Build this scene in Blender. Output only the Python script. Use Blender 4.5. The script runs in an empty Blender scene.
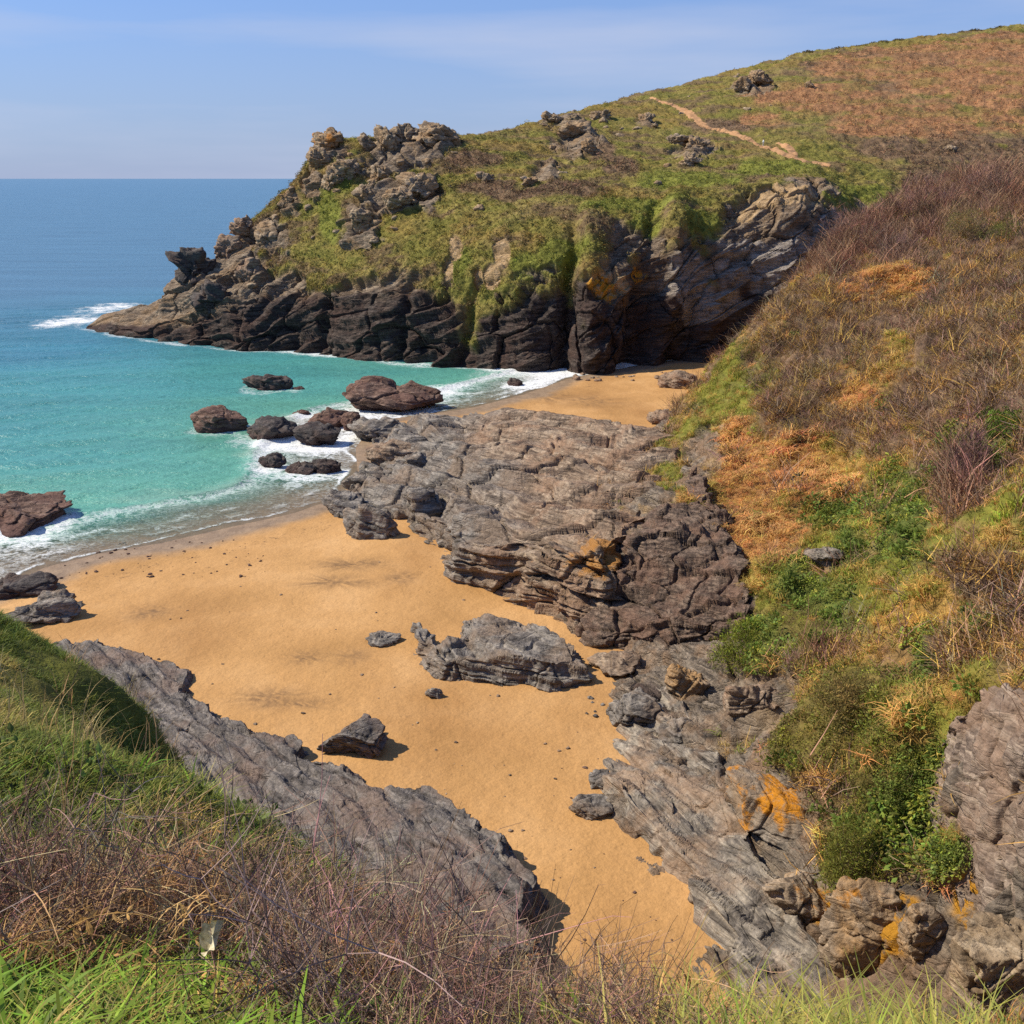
import bpy, bmesh, math, random
import numpy as np
from mathutils import Vector, Matrix
from mathutils.bvhtree import BVHTree

S = bpy.context.scene
COL = S.collection
random.seed(7)
RNG = np.random.default_rng(11)
R = math.radians

# ------------------------------------------------------------------ camera, sky, sun, exposure
F = 1027.0
CAM_H = 32.0
PITCH = R(18.0)
cam_d = bpy.data.cameras.new('camera')
cam = bpy.data.objects.new('camera', cam_d)
COL.objects.link(cam)
cam.location = (0, 0, CAM_H)
cam.rotation_euler = (math.pi / 2 - PITCH, 0, 0)
cam_d.sensor_width = 36.0
cam_d.lens = 36.0 * F / 1024.0
cam_d.clip_start = 0.1
cam_d.clip_end = 120000.0
S.camera = cam

TO_SUN = Vector((-0.70, 0.10, 0.70)).normalized()
SUN_EL = math.asin(TO_SUN.z)
SUN_AZ = math.atan2(TO_SUN.x, TO_SUN.y)
sun_d = bpy.data.lights.new('sun', 'SUN')
sun_d.energy = 4.6
sun_d.angle = R(0.5)
sun_d.color = (1.0, 0.90, 0.74)
sun = bpy.data.objects.new('sun', sun_d)
COL.objects.link(sun)
sun.rotation_euler = TO_SUN.to_track_quat('Z', 'Y').to_euler()

W = bpy.data.worlds.new('World')
S.world = W
W.use_nodes = True
wn = W.node_tree
wn.nodes.clear()
sky = wn.nodes.new('ShaderNodeTexSky')
sky.sky_type = 'NISHITA'
sky.sun_disc = False
sky.sun_elevation = SUN_EL
sky.sun_rotation = SUN_AZ
sky.altitude = 0
sky.air_density = 1.0
sky.dust_density = 0.25
sky.ozone_density = 2.5
bg = wn.nodes.new('ShaderNodeBackground')
bg.inputs['Strength'].default_value = 0.115
wo = wn.nodes.new('ShaderNodeOutputWorld')
wtc = wn.nodes.new('ShaderNodeTexCoord')
wmp = wn.nodes.new('ShaderNodeMapping')
wmp.inputs['Scale'].default_value = (1.1, 2.2, 11.0)
wmp.inputs['Rotation'].default_value = (0.0, 0.12, 0.4)
wno = wn.nodes.new('ShaderNodeTexNoise')
wno.inputs['Scale'].default_value = 1.7
wno.inputs['Detail'].default_value = 5
wno.inputs['Roughness'].default_value = 0.5
wrp = wn.nodes.new('ShaderNodeValToRGB')
wrp.color_ramp.elements[0].position = 0.46
wrp.color_ramp.elements[0].color = (0, 0, 0, 1)
wrp.color_ramp.elements[1].position = 0.72
wrp.color_ramp.elements[1].color = (0.55, 0.55, 0.55, 1)
whs = wn.nodes.new('ShaderNodeMixRGB')
whs.blend_type = 'MULTIPLY'
whs.inputs[0].default_value = 1.0
whs.inputs[2].default_value = (0.42, 0.63, 0.97, 1)
wmx = wn.nodes.new('ShaderNodeMixRGB')
wmx.inputs[2].default_value = (3.7, 4.05, 5.15, 1)
L = wn.links.new
wsp = wn.nodes.new('ShaderNodeSeparateXYZ')
whz = wn.nodes.new('ShaderNodeValToRGB')
whz.color_ramp.elements[0].position = 0.0
whz.color_ramp.elements[0].color = (0.85, 0.85, 0.85, 1)
whz.color_ramp.elements[1].position = 0.26
whz.color_ramp.elements[1].color = (0.0, 0.0, 0.0, 1)
wmh = wn.nodes.new('ShaderNodeMixRGB')
wmh.inputs[2].default_value = (2.45, 2.85, 4.25, 1)
L(wtc.outputs['Generated'], wmp.inputs['Vector'])
L(wtc.outputs['Generated'], wsp.inputs[0])
L(wsp.outputs[2], whz.inputs['Fac'])
L(wmp.outputs['Vector'], wno.inputs['Vector'])
L(wno.outputs['Fac'], wrp.inputs['Fac'])
L(sky.outputs['Color'], whs.inputs[1])
L(whz.outputs['Color'], wmh.inputs[0])
L(whs.outputs['Color'], wmh.inputs[1])
L(wmh.outputs['Color'], wmx.inputs[1])
L(wrp.outputs['Color'], wmx.inputs[0])
L(wmx.outputs['Color'], bg.inputs['Color'])
L(bg.outputs[0], wo.inputs[0])

S.view_settings.view_transform = 'Standard'
S.view_settings.look = 'None'
S.view_settings.gamma = 1.0
S.view_settings.exposure = 0.42
S.cycles.max_bounces = 5
S.cycles.use_denoising = False
S.cycles.use_adaptive_sampling = False
S.cycles.transparent_max_bounces = 12

# ------------------------------------------------------------------ pixel -> world
CP, SP = math.cos(PITCH), math.sin(PITCH)


def ray(px, py):
    u = (px - 512.0) / F
    v = (512.0 - py) / F
    return np.array([u, CP + SP * v, -SP + CP * v])


def P(px, py, t):
    return np.array([0, 0, CAM_H]) + ray(px, py) * t


def PZ(px, py, z=0.0):
    d = ray(px, py)
    return np.array([0, 0, CAM_H]) + d * ((z - CAM_H) / d[2])


def project(p):
    q = np.asarray(p, float) - np.array([0, 0, CAM_H])
    t = q[..., 1] * CP - q[..., 2] * SP
    up = q[..., 1] * SP + q[..., 2] * CP
    t = np.maximum(t, 1e-3)
    return 512 + F * q[..., 0] / t, 512 - F * up / t, t


# ------------------------------------------------------------------ noise
def _h(i, j, k, seed):
    with np.errstate(over='ignore'):
        h = (i.astype(np.uint32) * np.uint32(374761393) + j.astype(np.uint32) * np.uint32(668265263)
             + k.astype(np.uint32) * np.uint32(2246822519) + np.uint32((seed * 3266489917) & 0xffffffff))
        h = (h ^ (h >> np.uint32(15))) * np.uint32(2246822519)
        h = (h ^ (h >> np.uint32(13))) * np.uint32(3266489917)
        h = h ^ (h >> np.uint32(16))
    return h


_G = np.array([[1, 1, 0], [-1, 1, 0], [1, -1, 0], [-1, -1, 0], [1, 0, 1], [-1, 0, 1], [1, 0, -1], [-1, 0, -1],
               [0, 1, 1], [0, -1, 1], [0, 1, -1], [0, -1, -1], [1, 1, 0], [-1, 1, 0], [0, -1, 1], [0, -1, -1]], np.float32)


def perlin(p, seed=0):
    p = np.asarray(p, np.float64)
    f0 = np.floor(p)
    i = f0.astype(np.int64)
    f = (p - f0).astype(np.float32)
    u = f * f * f * (f * (f * 6 - 15) + 10)
    out = None
    res = []
    for dx in (0, 1):
        for dy in (0, 1):
            for dz in (0, 1):
                g = _G[_h(i[:, 0] + dx, i[:, 1] + dy, i[:, 2] + dz, seed) & np.uint32(15)]
                res.append(g[:, 0] * (f[:, 0] - dx) + g[:, 1] * (f[:, 1] - dy) + g[:, 2] * (f[:, 2] - dz))
    z = [res[a] + u[:, 2] * (res[a + 1] - res[a]) for a in (0, 2, 4, 6)]
    y = [z[0] + u[:, 1] * (z[1] - z[0]), z[2] + u[:, 1] * (z[3] - z[2])]
    return y[0] + u[:, 0] * (y[1] - y[0])


def fbm(p, scale, octv=4, seed=0, gain=0.5):
    p = np.asarray(p, float) * scale
    a, s = 1.0, 0.0
    for o in range(octv):
        s = s + a * perlin(p + 17.3 * o, seed + o)
        a *= gain
        p = p * 2.03
    return s


def worley(p, seed=0):
    p = np.asarray(p, float)
    i0 = np.floor(p).astype(np.int64)
    n = len(p)
    F1 = np.full(n, 9.0, np.float32)
    F2 = np.full(n, 9.0, np.float32)
    rid = np.zeros(n, np.float32)
    for dx in (-1, 0, 1):
        for dy in (-1, 0, 1):
            for dz in (-1, 0, 1):
                c = i0 + np.array([dx, dy, dz])
                h = _h(c[:, 0], c[:, 1], c[:, 2], seed)
                fx = (h & np.uint32(1023)) / 1023.0
                fy = ((h >> np.uint32(10)) & np.uint32(1023)) / 1023.0
                fz = ((h >> np.uint32(20)) & np.uint32(1023)) / 1023.0
                d = np.sqrt((c[:, 0] + fx - p[:, 0]) ** 2 + (c[:, 1] + fy - p[:, 1]) ** 2 + (c[:, 2] + fz - p[:, 2]) ** 2)
                near = d < F1
                F2 = np.where(near, F1, np.minimum(F2, d))
                rid = np.where(near, ((h * np.uint32(2654435761)) >> np.uint32(8)) / float(1 << 24), rid)
                F1 = np.where(near, d, F1)
    return F1, F2, rid


def sstep(a, b, x):
    t = np.clip((x - a) / (b - a), 0, 1)
    return t * t * (3 - 2 * t)


def frame_of(n):
    n = np.array(n, float)
    n /= np.linalg.norm(n)
    a = np.cross([0.13, 1, 0.2], n)
    a /= np.linalg.norm(a)
    return np.stack([a, np.cross(n, a), n])


def crag(p, N, size, amp, bed, seed=0, w=1.0, terr=0.8, fine=1.0, lump=1.0):
    """bedded, jointed rock relief: ledges stepped along the bedding, beds and joint blocks proud of or behind each other"""
    bed = np.array(bed, float)
    bed /= np.linalg.norm(bed)
    q = p @ frame_of(bed).T
    cosn = np.abs(N @ bed)
    side = 1 - cosn ** 2
    wb = 0.55 * fbm(p, 0.28 / size, 3, seed + 9)
    tot = np.zeros(len(p))
    d = np.zeros(len(p))
    for lv, (T, st, sg) in enumerate(((size * 0.36, 0.95, 0.36), (size * 0.11, 0.85, 0.24), (size * 0.036, 0.6 * fine, 0.12))):
        x = (q[:, 2] + tot) / T + wb * (1.6, 2.6, 4.0)[lv]
        li = np.floor(x)
        fr = x - li
        tot = tot + terr * st * T * (sstep(0.62, 1.0, fr) - fr) * (0.35 + 0.65 * cosn)
        c = np.floor(q[:, 0] / (size * (1.9, 0.9, 0.6)[lv]) + li * 0.37).astype(np.int64)
        e = np.floor(q[:, 1] / (size * (1.4, 0.7, 0.5)[lv]) + li * 0.61).astype(np.int64)
        lr = (_h(li.astype(np.int64), c, e, seed + lv) & np.uint32(1023)) / 1023.0
        b = sstep(0.0, 0.16, fr) * (1 - sstep(0.86, 1.0, fr))
        d = d + amp * sg * (1.15 * b * (lr - 0.5) - 0.30 * (1 - b)) * (0.25 + 0.75 * side)
    wq = q + np.stack([fbm(q, 0.6 / size, 2, seed + 31 + k) for k in range(3)], 1) * size * 0.3
    F1, F2, r1 = worley(wq / (size * np.array([1.5, 1.0, 0.7])), seed + 1)
    d = d + lump * (r1 - 0.5) * amp * 0.55 - amp * 0.30 * max(lump, 0.3) * (1 - sstep(0.0, 0.07, F2 - F1))
    d = d + lump * amp * 0.42 * fbm(p, 0.9 / size, 5, seed + 5, 0.52)
    return p + (bed[None] * tot[:, None] + N * d[:, None]) * (w[:, None] if hasattr(w, 'shape') else w)


# ------------------------------------------------------------------ surfaces from control points
class TPS:
    def __init__(self, pts, reg=0.02):
        pts = np.array(pts, float)
        self.c = pts[:, :2].copy()
        self.s = 30.0
        n = len(pts)
        K = self._k(self.c, self.c) + np.eye(n) * reg
        Q = np.hstack([np.ones((n, 1)), self.c / self.s])
        A = np.block([[K, Q], [Q.T, np.zeros((3, 3))]])
        self.w = np.linalg.solve(A, np.concatenate([pts[:, 2], np.zeros(3)]))

    def _k(self, a, b):
        r2 = ((a[:, None, :] - b[None]) ** 2).sum(-1) / self.s ** 2
        return 0.5 * r2 * np.log(r2 + 1e-9)

    def __call__(self, x, y):
        sh = np.shape(x)
        p = np.stack([np.ravel(x), np.ravel(y)], 1)
        out = np.empty(len(p))
        n = len(self.c)
        for k in range(0, len(p), 60000):
            q = p[k:k + 60000]
            out[k:k + 60000] = self._k(q, self.c) @ self.w[:n] + self.w[n] + (q / self.s) @ self.w[n + 1:]
        return out.reshape(sh)


def seg_dist(x, y, poly, closed=True):
    x, y = np.ravel(x), np.ravel(y)
    d = np.full(len(x), 1e9)
    n = len(poly)
    for k in range(n if closed else n - 1):
        a, b = np.array(poly[k][:2]), np.array(poly[(k + 1) % n][:2])
        ab = b - a
        t = np.clip(((x - a[0]) * ab[0] + (y - a[1]) * ab[1]) / max(ab @ ab, 1e-9), 0, 1)
        d = np.minimum(d, np.hypot(x - a[0] - t * ab[0], y - a[1] - t * ab[1]))
    return d


def inside(x, y, poly):
    x, y = np.ravel(x), np.ravel(y)
    r = np.zeros(len(x), bool)
    n = len(poly)
    for k in range(n):
        x0, y0 = poly[k][:2]
        x1, y1 = poly[(k + 1) % n][:2]
        if y0 == y1:
            continue
        c = ((y0 > y) != (y1 > y)) & (x < (x1 - x0) * (y - y0) / (y1 - y0) + x0)
        r ^= c
    return r


def sdf(x, y, poly):
    sh = np.shape(x)
    d = seg_dist(x, y, poly)
    return np.where(inside(x, y, poly), d, -d).reshape(sh)


def xyz(x, y, z=0.0):
    return np.stack([np.ravel(x), np.ravel(y), np.ravel(np.broadcast_to(z, np.shape(x)))], 1)


def grid_normals(G, blur=0):
    du = np.gradient(G, axis=0)
    dv = np.gradient(G, axis=1)
    n = np.cross(du, dv)
    n /= np.maximum(np.linalg.norm(n, axis=-1, keepdims=True), 1e-9)
    for _ in range(blur):
        for ax in (0, 1):
            n = (np.roll(n, 1, ax) + np.roll(n, -1, ax) + np.roll(n, 3, ax) + np.roll(n, -3, ax) + n) / 5
    if blur:
        n /= np.maximum(np.linalg.norm(n, axis=-1, keepdims=True), 1e-9)
    return n


def polar_grid(hf, a0, a1, r0, r1, na, nr, zscale=1.0, coarse=1400):
    """rows of points along rays from the viewpoint's foot, spaced by length along the ground as it rises and falls"""
    az = np.linspace(R(a0), R(a1), na)
    rr = np.geomspace(r0, r1, coarse)
    A, RR = np.meshgrid(az, rr, indexing='ij')
    Z = hf(RR * np.sin(A), RR * np.cos(A))
    dr = np.diff(RR, axis=1)
    dz = np.diff(np.maximum(Z, -1.5), axis=1) * zscale
    dl = np.sqrt((dr * 0.45) ** 2 + dz ** 2) / RR[:, 1:]
    s = np.concatenate([np.zeros((na, 1)), np.cumsum(dl, 1)], 1)
    s /= s[:, -1:]
    # neighbouring rows share a smoothed spacing
    k = np.ones(9) / 9
    s = np.apply_along_axis(lambda c: np.convolve(np.pad(c, 4, 'edge'), k, 'valid'), 0, s)
    t = np.linspace(0, 1, nr)
    RN = np.stack([np.interp(t, s[i], rr) for i in range(na)])
    A2 = np.repeat(az[:, None], nr, 1)
    X, Y = RN * np.sin(A2), RN * np.cos(A2)
    return np.stack([X, Y, hf(X, Y)], -1)


# ------------------------------------------------------------------ mesh output
def mesh_from(name, V, Fc, mat=None, attrs=None, cols=None, smooth=True, parent=None, link=True):
    V = np.ascontiguousarray(V, np.float32).reshape(-1, 3)
    Fc = np.ascontiguousarray(Fc, np.int32)
    k = Fc.shape[1]
    me = bpy.data.meshes.new(name)
    me.vertices.add(len(V))
    me.vertices.foreach_set('co', V.ravel())
    me.loops.add(Fc.size)
    me.loops.foreach_set('vertex_index', Fc.ravel())
    me.polygons.add(len(Fc))
    me.polygons.foreach_set('loop_start', np.arange(0, Fc.size, k, dtype=np.int32))
    me.polygons.foreach_set('use_smooth', np.full(len(Fc), smooth))
    me.update(calc_edges=True)
    for nm, val in (attrs or {}).items():
        at = me.attributes.new(nm, 'FLOAT', 'POINT')
        at.data.foreach_set('value', np.ascontiguousarray(val, np.float32).ravel())
    if cols is not None:
        at = me.attributes.new('Col', 'FLOAT_COLOR', 'POINT')
        c4 = np.ones((len(V), 4), np.float32)
        c4[:, :3] = cols
        at.data.foreach_set('color', c4.ravel())
    if mat:
        me.materials.append(mat)
    o = bpy.data.objects.new(name, me)
    if link:
        COL.objects.link(o)
    if parent:
        o.parent = parent
    return o


def grid_faces(nu, nv, keep=None):
    i = np.arange(nu * nv).reshape(nu, nv)
    f = np.stack([i[:-1, :-1], i[1:, :-1], i[1:, 1:], i[:-1, 1:]], -1).reshape(-1, 4)
    if keep is not None:
        f = f[keep.ravel()[f].any(1)]
    return f


def compact(V, Fc, arrays):
    used = np.zeros(len(V), bool)
    used[Fc.ravel()] = True
    idx = np.cumsum(used) - 1
    return V[used], idx[Fc], [a[used] for a in arrays]


def grid_obj(name, G, mat, attrs=None, cols=None, keep=None, smooth=True):
    nu, nv = G.shape[:2]
    f = grid_faces(nu, nv, keep)
    V = G.reshape(-1, 3)
    names = list((attrs or {}).keys())
    arrs = [np.ravel(attrs[k]) for k in names] + ([cols] if cols is not None else [])
    V, f, arrs = compact(V, f, arrs)
    at = dict(zip(names, arrs))
    return mesh_from(name, V, f[:, ::-1], mat, at, arrs[-1] if cols is not None else None, smooth)


def tag(o, label=None, cat=None, group=None, kind=None):
    if label:
        o['label'] = label
    if cat:
        o['category'] = cat
    if group:
        o['group'] = group
    if kind:
        o['kind'] = kind
    return o


def empty(name, loc, label, cat, group=None):
    o = bpy.data.objects.new(name, None)
    COL.objects.link(o)
    o.location = loc
    return tag(o, label, cat, group)


def bvh_of(o):
    me = o.data
    V = np.empty(len(me.vertices) * 3, np.float32)
    me.vertices.foreach_get('co', V)
    nl = len(me.loops)
    k = nl // len(me.polygons)
    fl = np.empty(nl, np.int32)
    me.loops.foreach_get('vertex_index', fl)
    return BVHTree.FromPolygons(V.reshape(-1, 3).tolist(), fl.reshape(-1, k).tolist())


def hit(bvh, px, py):
    d = Vector(ray(px, py)).normalized()
    loc, nrm, _, _ = bvh.ray_cast(Vector((0, 0, CAM_H)), d, 1000)
    return loc, nrm


def drop(bvh, x, y):
    loc, nrm, _, _ = bvh.ray_cast(Vector((x, y, 200)), Vector((0, 0, -1)), 400)
    return loc, nrm


# ------------------------------------------------------------------ materials
class NT:
    def __init__(self, name):
        self.m = bpy.data.materials.new(name)
        self.m.use_nodes = True
        self.t = self.m.node_tree
        self.t.nodes.clear()
        self.out = self.t.nodes.new('ShaderNodeOutputMaterial')

    def n(self, kind, **kw):
        nd = self.t.nodes.new('ShaderNode' + kind)
        for k, v in kw.items():
            setattr(nd, k, v)
        return nd

    def set(self, sock, v):
        if isinstance(v, bpy.types.NodeSocket):
            self.t.links.new(v, sock)
        elif isinstance(v, (tuple, list)) and len(v) == 3 and sock.type == 'RGBA':
            sock.default_value = (*v, 1)
        else:
            sock.default_value = v

    def pos(self):
        return self.n('NewGeometry').outputs['Position']

    def attr(self, name):
        return self.n('Attribute', attribute_name=name).outputs['Fac']

    def col(self, name='Col'):
        return self.n('Attribute', attribute_name=name).outputs['Color']

    def map(self, vec, scale=(1, 1, 1), rot=(0, 0, 0)):
        nd = self.n('Mapping')
        self.set(nd.inputs['Vector'], vec)
        nd.inputs['Scale'].default_value = scale
        nd.inputs['Rotation'].default_value = rot
        return nd.outputs[0]

    def noise(self, vec, scale, detail=5, rough=0.55, dist=0.0):
        nd = self.n('TexNoise')
        self.set(nd.inputs['Vector'], vec)
        nd.inputs['Scale'].default_value = scale
        nd.inputs['Detail'].default_value = detail
        nd.inputs['Roughness'].default_value = rough
        nd.inputs['Distortion'].default_value = dist
        return nd.outputs['Fac']

    def voro(self, vec, scale, feature='F1'):
        nd = self.n('TexVoronoi', feature=feature)
        self.set(nd.inputs['Vector'], vec)
        nd.inputs['Scale'].default_value = scale
        return nd.outputs['Distance']

    def ramp(self, fac, stops):
        nd = self.n('ValToRGB')
        cr = nd.color_ramp
        while len(cr.elements) < len(stops):
            cr.elements.new(0.5)
        for e, (p, c) in zip(cr.elements, stops):
            e.position = p
            e.color = (*c, 1) if not isinstance(c, (int, float)) else (c, c, c, 1)
        self.set(nd.inputs['Fac'], fac)
        return nd.outputs['Color']

    def mix(self, fac, a, b, mode='MIX'):
        nd = self.n('MixRGB', blend_type=mode)
        self.set(nd.inputs[0], fac)
        self.set(nd.inputs[1], a)
        self.set(nd.inputs[2], b)
        return nd.outputs[0]

    def math(self, op, a, b=0.0, c=0.0, clamp=False):
        nd = self.n('Math', operation=op, use_clamp=clamp)
        self.set(nd.inputs[0], a)
        self.set(nd.inputs[1], b)
        self.set(nd.inputs[2], c)
        return nd.outputs[0]

    def bump(self, h, strength, dist, nrm=None):
        nd = self.n('Bump')
        nd.inputs['Strength'].default_value = strength
        nd.inputs['Distance'].default_value = dist
        self.set(nd.inputs['Height'], h)
        if nrm is not None:
            self.set(nd.inputs['Normal'], nrm)
        return nd.outputs[0]

    def bsdf(self, color, rough=0.85, spec=0.3, nrm=None):
        nd = self.n('BsdfPrincipled')
        self.set(nd.inputs['Base Color'], color)
        self.set(nd.inputs['Roughness'], rough)
        self.set(nd.inputs['Specular IOR Level'], spec)
        if nrm is not None:
            self.set(nd.inputs['Normal'], nrm)
        return nd.outputs[0]

    def done(self, sh):
        self.t.links.new(sh, self.out.inputs['Surface'])
        return self.m


def rot_to(nrm):
    """euler that turns the bedding normal to +Z for a Mapping node"""
    return Vector(nrm).rotation_difference(Vector((0, 0, 1))).to_euler()


BED = (0.24, -0.24, 0.94)      # bedding plane of the slates
BED_R = (-0.80, -0.37, 0.47)   # the slabs at the foot of the right hand slope


def rock_color(m, pal, bed, scale=1.0):
    """pal: dark, mid, light, warm"""
    p = m.pos()
    st = m.map(p, (0.45 * scale, 0.45 * scale, 4.5 * scale), rot_to(bed))
    n1 = m.noise(st, 1.0, 10, 0.68, 0.5)
    n2 = m.noise(p, 0.30 * scale, 6, 0.62)
    n3 = m.noise(p, 3.2 * scale, 9, 0.78)
    c = m.ramp(n1, [(0.34, pal[0]), (0.47, pal[1]), (0.62, pal[2])])
    w = m.ramp(n2, [(0.46, 0.0), (0.60, 1.0)])
    c = m.mix(m.math('MULTIPLY', w, 0.7), c, pal[3])
    v = m.ramp(n3, [(0.30, 0.42), (0.5, 1.0), (0.70, 1.5)])
    c = m.mix(0.9, c, v, 'MULTIPLY')
    fine = m.noise(m.map(p, (1.6 * scale, 1.6 * scale, 12 * scale), rot_to(bed)), 1.0, 9, 0.72)
    jv = m.voro(m.map(p, (0.55 * scale, 0.8 * scale, 2.6 * scale), rot_to(bed)), 1.0, 'DISTANCE_TO_EDGE')
    joint = m.ramp(jv, [(0.0, 0.0), (0.07, 1.0)])
    h = m.math('ADD', m.math('MULTIPLY', fine, 0.9), m.noise(p, 4.5 * scale, 9, 0.7))
    h = m.math('ADD', h, m.math('MULTIPLY', joint, 0.35))
    return c, h


def rock_mat(name, pal, bed=BED, scale=1.0, lichen=None, bump=0.35, rough=0.82, tide=False):
    m = NT(name)
    c, h = rock_color(m, pal, bed, scale)
    if tide:
        z = m.n('SeparateXYZ')
        m.set(z.inputs[0], m.pos())
        zz = m.math('ADD', z.outputs[2], m.math('MULTIPLY', m.noise(m.pos(), 0.8, 4), 1.2))
        wet = m.ramp(m.math('MULTIPLY', zz, 0.5), [(0.2, 1.0), (0.8, 0.0)])
        c = m.mix(m.math('MULTIPLY', wet, 0.85), c, (0.075, 0.034, 0.03))
    if lichen:
        th, col = lichen
        ln = m.noise(m.pos(), 0.42, 7, 0.68)
        lf = m.ramp(ln, [(th, 0.0), (th + 0.06, 1.0)])
        lf = m.math('MULTIPLY', lf, m.ramp(m.noise(m.pos(), 6.5, 7, 0.8), [(0.34, 0.0), (0.47, 1.0)]))
        c = m.mix(lf, c, m.mix(m.noise(m.pos(), 5, 4), tuple(x * 0.8 for x in col), col))
    return m.done(m.bsdf(c, rough, 0.25, m.bump(h, bump * 1.9, 0.22 / scale)))


GREY = [(0.050, 0.042, 0.036), (0.155, 0.136, 0.116), (0.32, 0.283, 0.236), (0.225, 0.158, 0.105)]
BROWN = [(0.055, 0.038, 0.027), (0.205, 0.145, 0.098), (0.40, 0.305, 0.212), (0.29, 0.175, 0.105)]
REDB = [(0.040, 0.024, 0.019), (0.125, 0.074, 0.054), (0.26, 0.175, 0.130), (0.15, 0.078, 0.056)]
DARK = [(0.025, 0.021, 0.021), (0.065, 0.055, 0.05), (0.13, 0.11, 0.095), (0.10, 0.065, 0.05)]
PALE = [(0.105, 0.072, 0.042), (0.27, 0.195, 0.120), (0.43, 0.335, 0.225), (0.34, 0.205, 0.095)]
M_GREY = rock_mat('grey_slate', GREY, BED)
M_BROWN = rock_mat('brown_slate', BROWN, BED)
M_RED = rock_mat('red_brown_rock', REDB, BED, tide=True)
M_DARKR = rock_mat('dark_wet_rock', DARK, BED, tide=True)
M_PALE = rock_mat('pale_crag', PALE, (0.3, -0.5, 0.8), 0.5)
M_PALEL = rock_mat('lichened_crag', PALE, (0.3, -0.5, 0.8), 0.5, lichen=(0.56, (0.42, 0.17, 0.03)))
M_LICH = rock_mat('orange_lichened_slab', [(0.07, 0.058, 0.046), (0.195, 0.165, 0.130), (0.34, 0.285, 0.22), (0.28, 0.185, 0.105)], BED_R, 1.0,
                  lichen=(0.49, (0.58, 0.235, 0.015)))
SHELFP = [(0.034, 0.029, 0.026), (0.125, 0.109, 0.097), (0.26, 0.228, 0.197), (0.205, 0.142, 0.108)]
M_SHELF = rock_mat('shelf_slate', SHELFP, (-0.42, -0.30, 0.86), 1.1, bump=0.42)
M_OVER = rock_mat('overhang_slate', [(0.06, 0.044, 0.034), (0.20, 0.148, 0.112), (0.38, 0.30, 0.225), (0.27, 0.175, 0.115)], BED_R, 1.0)
M_BUTT = rock_mat('buttress_slate', [(0.034, 0.024, 0.018), (0.110, 0.076, 0.055), (0.26, 0.185, 0.13), (0.19, 0.11, 0.072)], (-0.25, -0.15, 0.95), 1.7, bump=0.5)
M_TAN = rock_mat('tan_orange_block', [(0.08, 0.058, 0.042), (0.23, 0.170, 0.112), (0.40, 0.305, 0.210), (0.38, 0.215, 0.080)], BED_R, 1.0, lichen=(0.60, (0.55, 0.235, 0.03)))
M_SLAB = rock_mat('slab_slate', [(0.045, 0.037, 0.031), (0.175, 0.150, 0.122), (0.38, 0.325, 0.250), (0.31, 0.205, 0.128)], BED_R)


def foliage_mat(name, trans=0.35, rough=0.65, spec=0.2):
    m = NT(name)
    c = m.col()
    b = m.bsdf(c, rough, spec)
    t = m.n('BsdfTranslucent')
    m.set(t.inputs['Color'], c)
    x = m.n('MixShader')
    x.inputs[0].default_value = trans
    m.t.links.new(b, x.inputs[1])
    m.t.links.new(t.outputs[0], x.inputs[2])
    return m.done(x.outputs[0])


M_LEAF = foliage_mat('leaves', 0.35)
M_GRASS = foliage_mat('grass_blades', 0.3, 0.6, 0.25)
M_TWIG = foliage_mat('twigs', 0.0, 0.85, 0.1)

# ------------------------------------------------------------------ zones: patches of plants and rock lying on a surface
class Zone:
    def __init__(self, c, A):
        self.c = c
        self.inv = np.linalg.pinv(A)
        self.rad = np.linalg.norm(A, axis=0).max()

    def w(self, p):
        d = p - self.c
        q = d @ self.inv.T
        perp = d - q @ np.linalg.pinv(self.inv).T
        r2 = (q ** 2).sum(1) + (perp ** 2).sum(1) / (2 * self.rad) ** 2
        return np.exp(-1.1 * r2)


def make_zones(bvh, spec):
    zs = []
    for ty, px, py, rx, ry in spec:
        c, _ = hit(bvh, px, py)
        if c is None:
            continue
        A = []
        for dx, dy in ((rx, 0), (0, ry)):
            best = None
            for s in (1, -1, 0.5, -0.5):
                q, _ = hit(bvh, px + dx * s, py + dy * s)
                if q is not None and (q - c).length < 0.35 * (c - Vector((0, 0, CAM_H))).length:
                    best = (np.array(q) - np.array(c)) / s
                    break
            if best is None:
                t = (c - Vector((0, 0, CAM_H))).length / F
                best = np.array([dx * t, 0, -dy * t])
            A.append(best)
        zs.append((ty, Zone(np.array(c), np.array(A).T)))
    return zs


def zone_weights(zs, p, types, warp=0.6, wscale=0.25, seed=3):
    n = fbm(p, wscale, 4, seed)
    out = {t: np.zeros(len(p)) for t in types}
    for ty, z in zs:
        w = z.w(p)
        out[ty] = np.maximum(out[ty], w)
    for k, t in enumerate(types):
        out[t] = out[t] * (1 + warp * fbm(p, wscale * 1.7, 3, seed + 5 + k)) + 0.12 * n
    return out


# ================================================================== TERRAIN SHAPES
# shoreline, from the left round to the foot of the headland
SHORE_PX = [(-140, 640), (0, 585), (40, 566), (100, 551), (160, 541), (230, 525), (290, 512), (332, 497), (352, 476), (350, 448),
            (372, 420), (430, 413), (470, 407), (520, 394), (563, 379), (600, 371), (660, 362)]
SHORE = [tuple(PZ(a, b, 0)[:2]) for a, b in SHORE_PX]
LAND = [(-400, -200), (-400, 40), (-90, 55)] + SHORE + [(60, 205), (160, 260), (600, 300), (600, -200)]


def shore_d(x, y):
    sh = np.shape(x)
    d = seg_dist(x, y, LAND)
    return np.where(inside(x, y, LAND), d, -d).reshape(sh)


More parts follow.
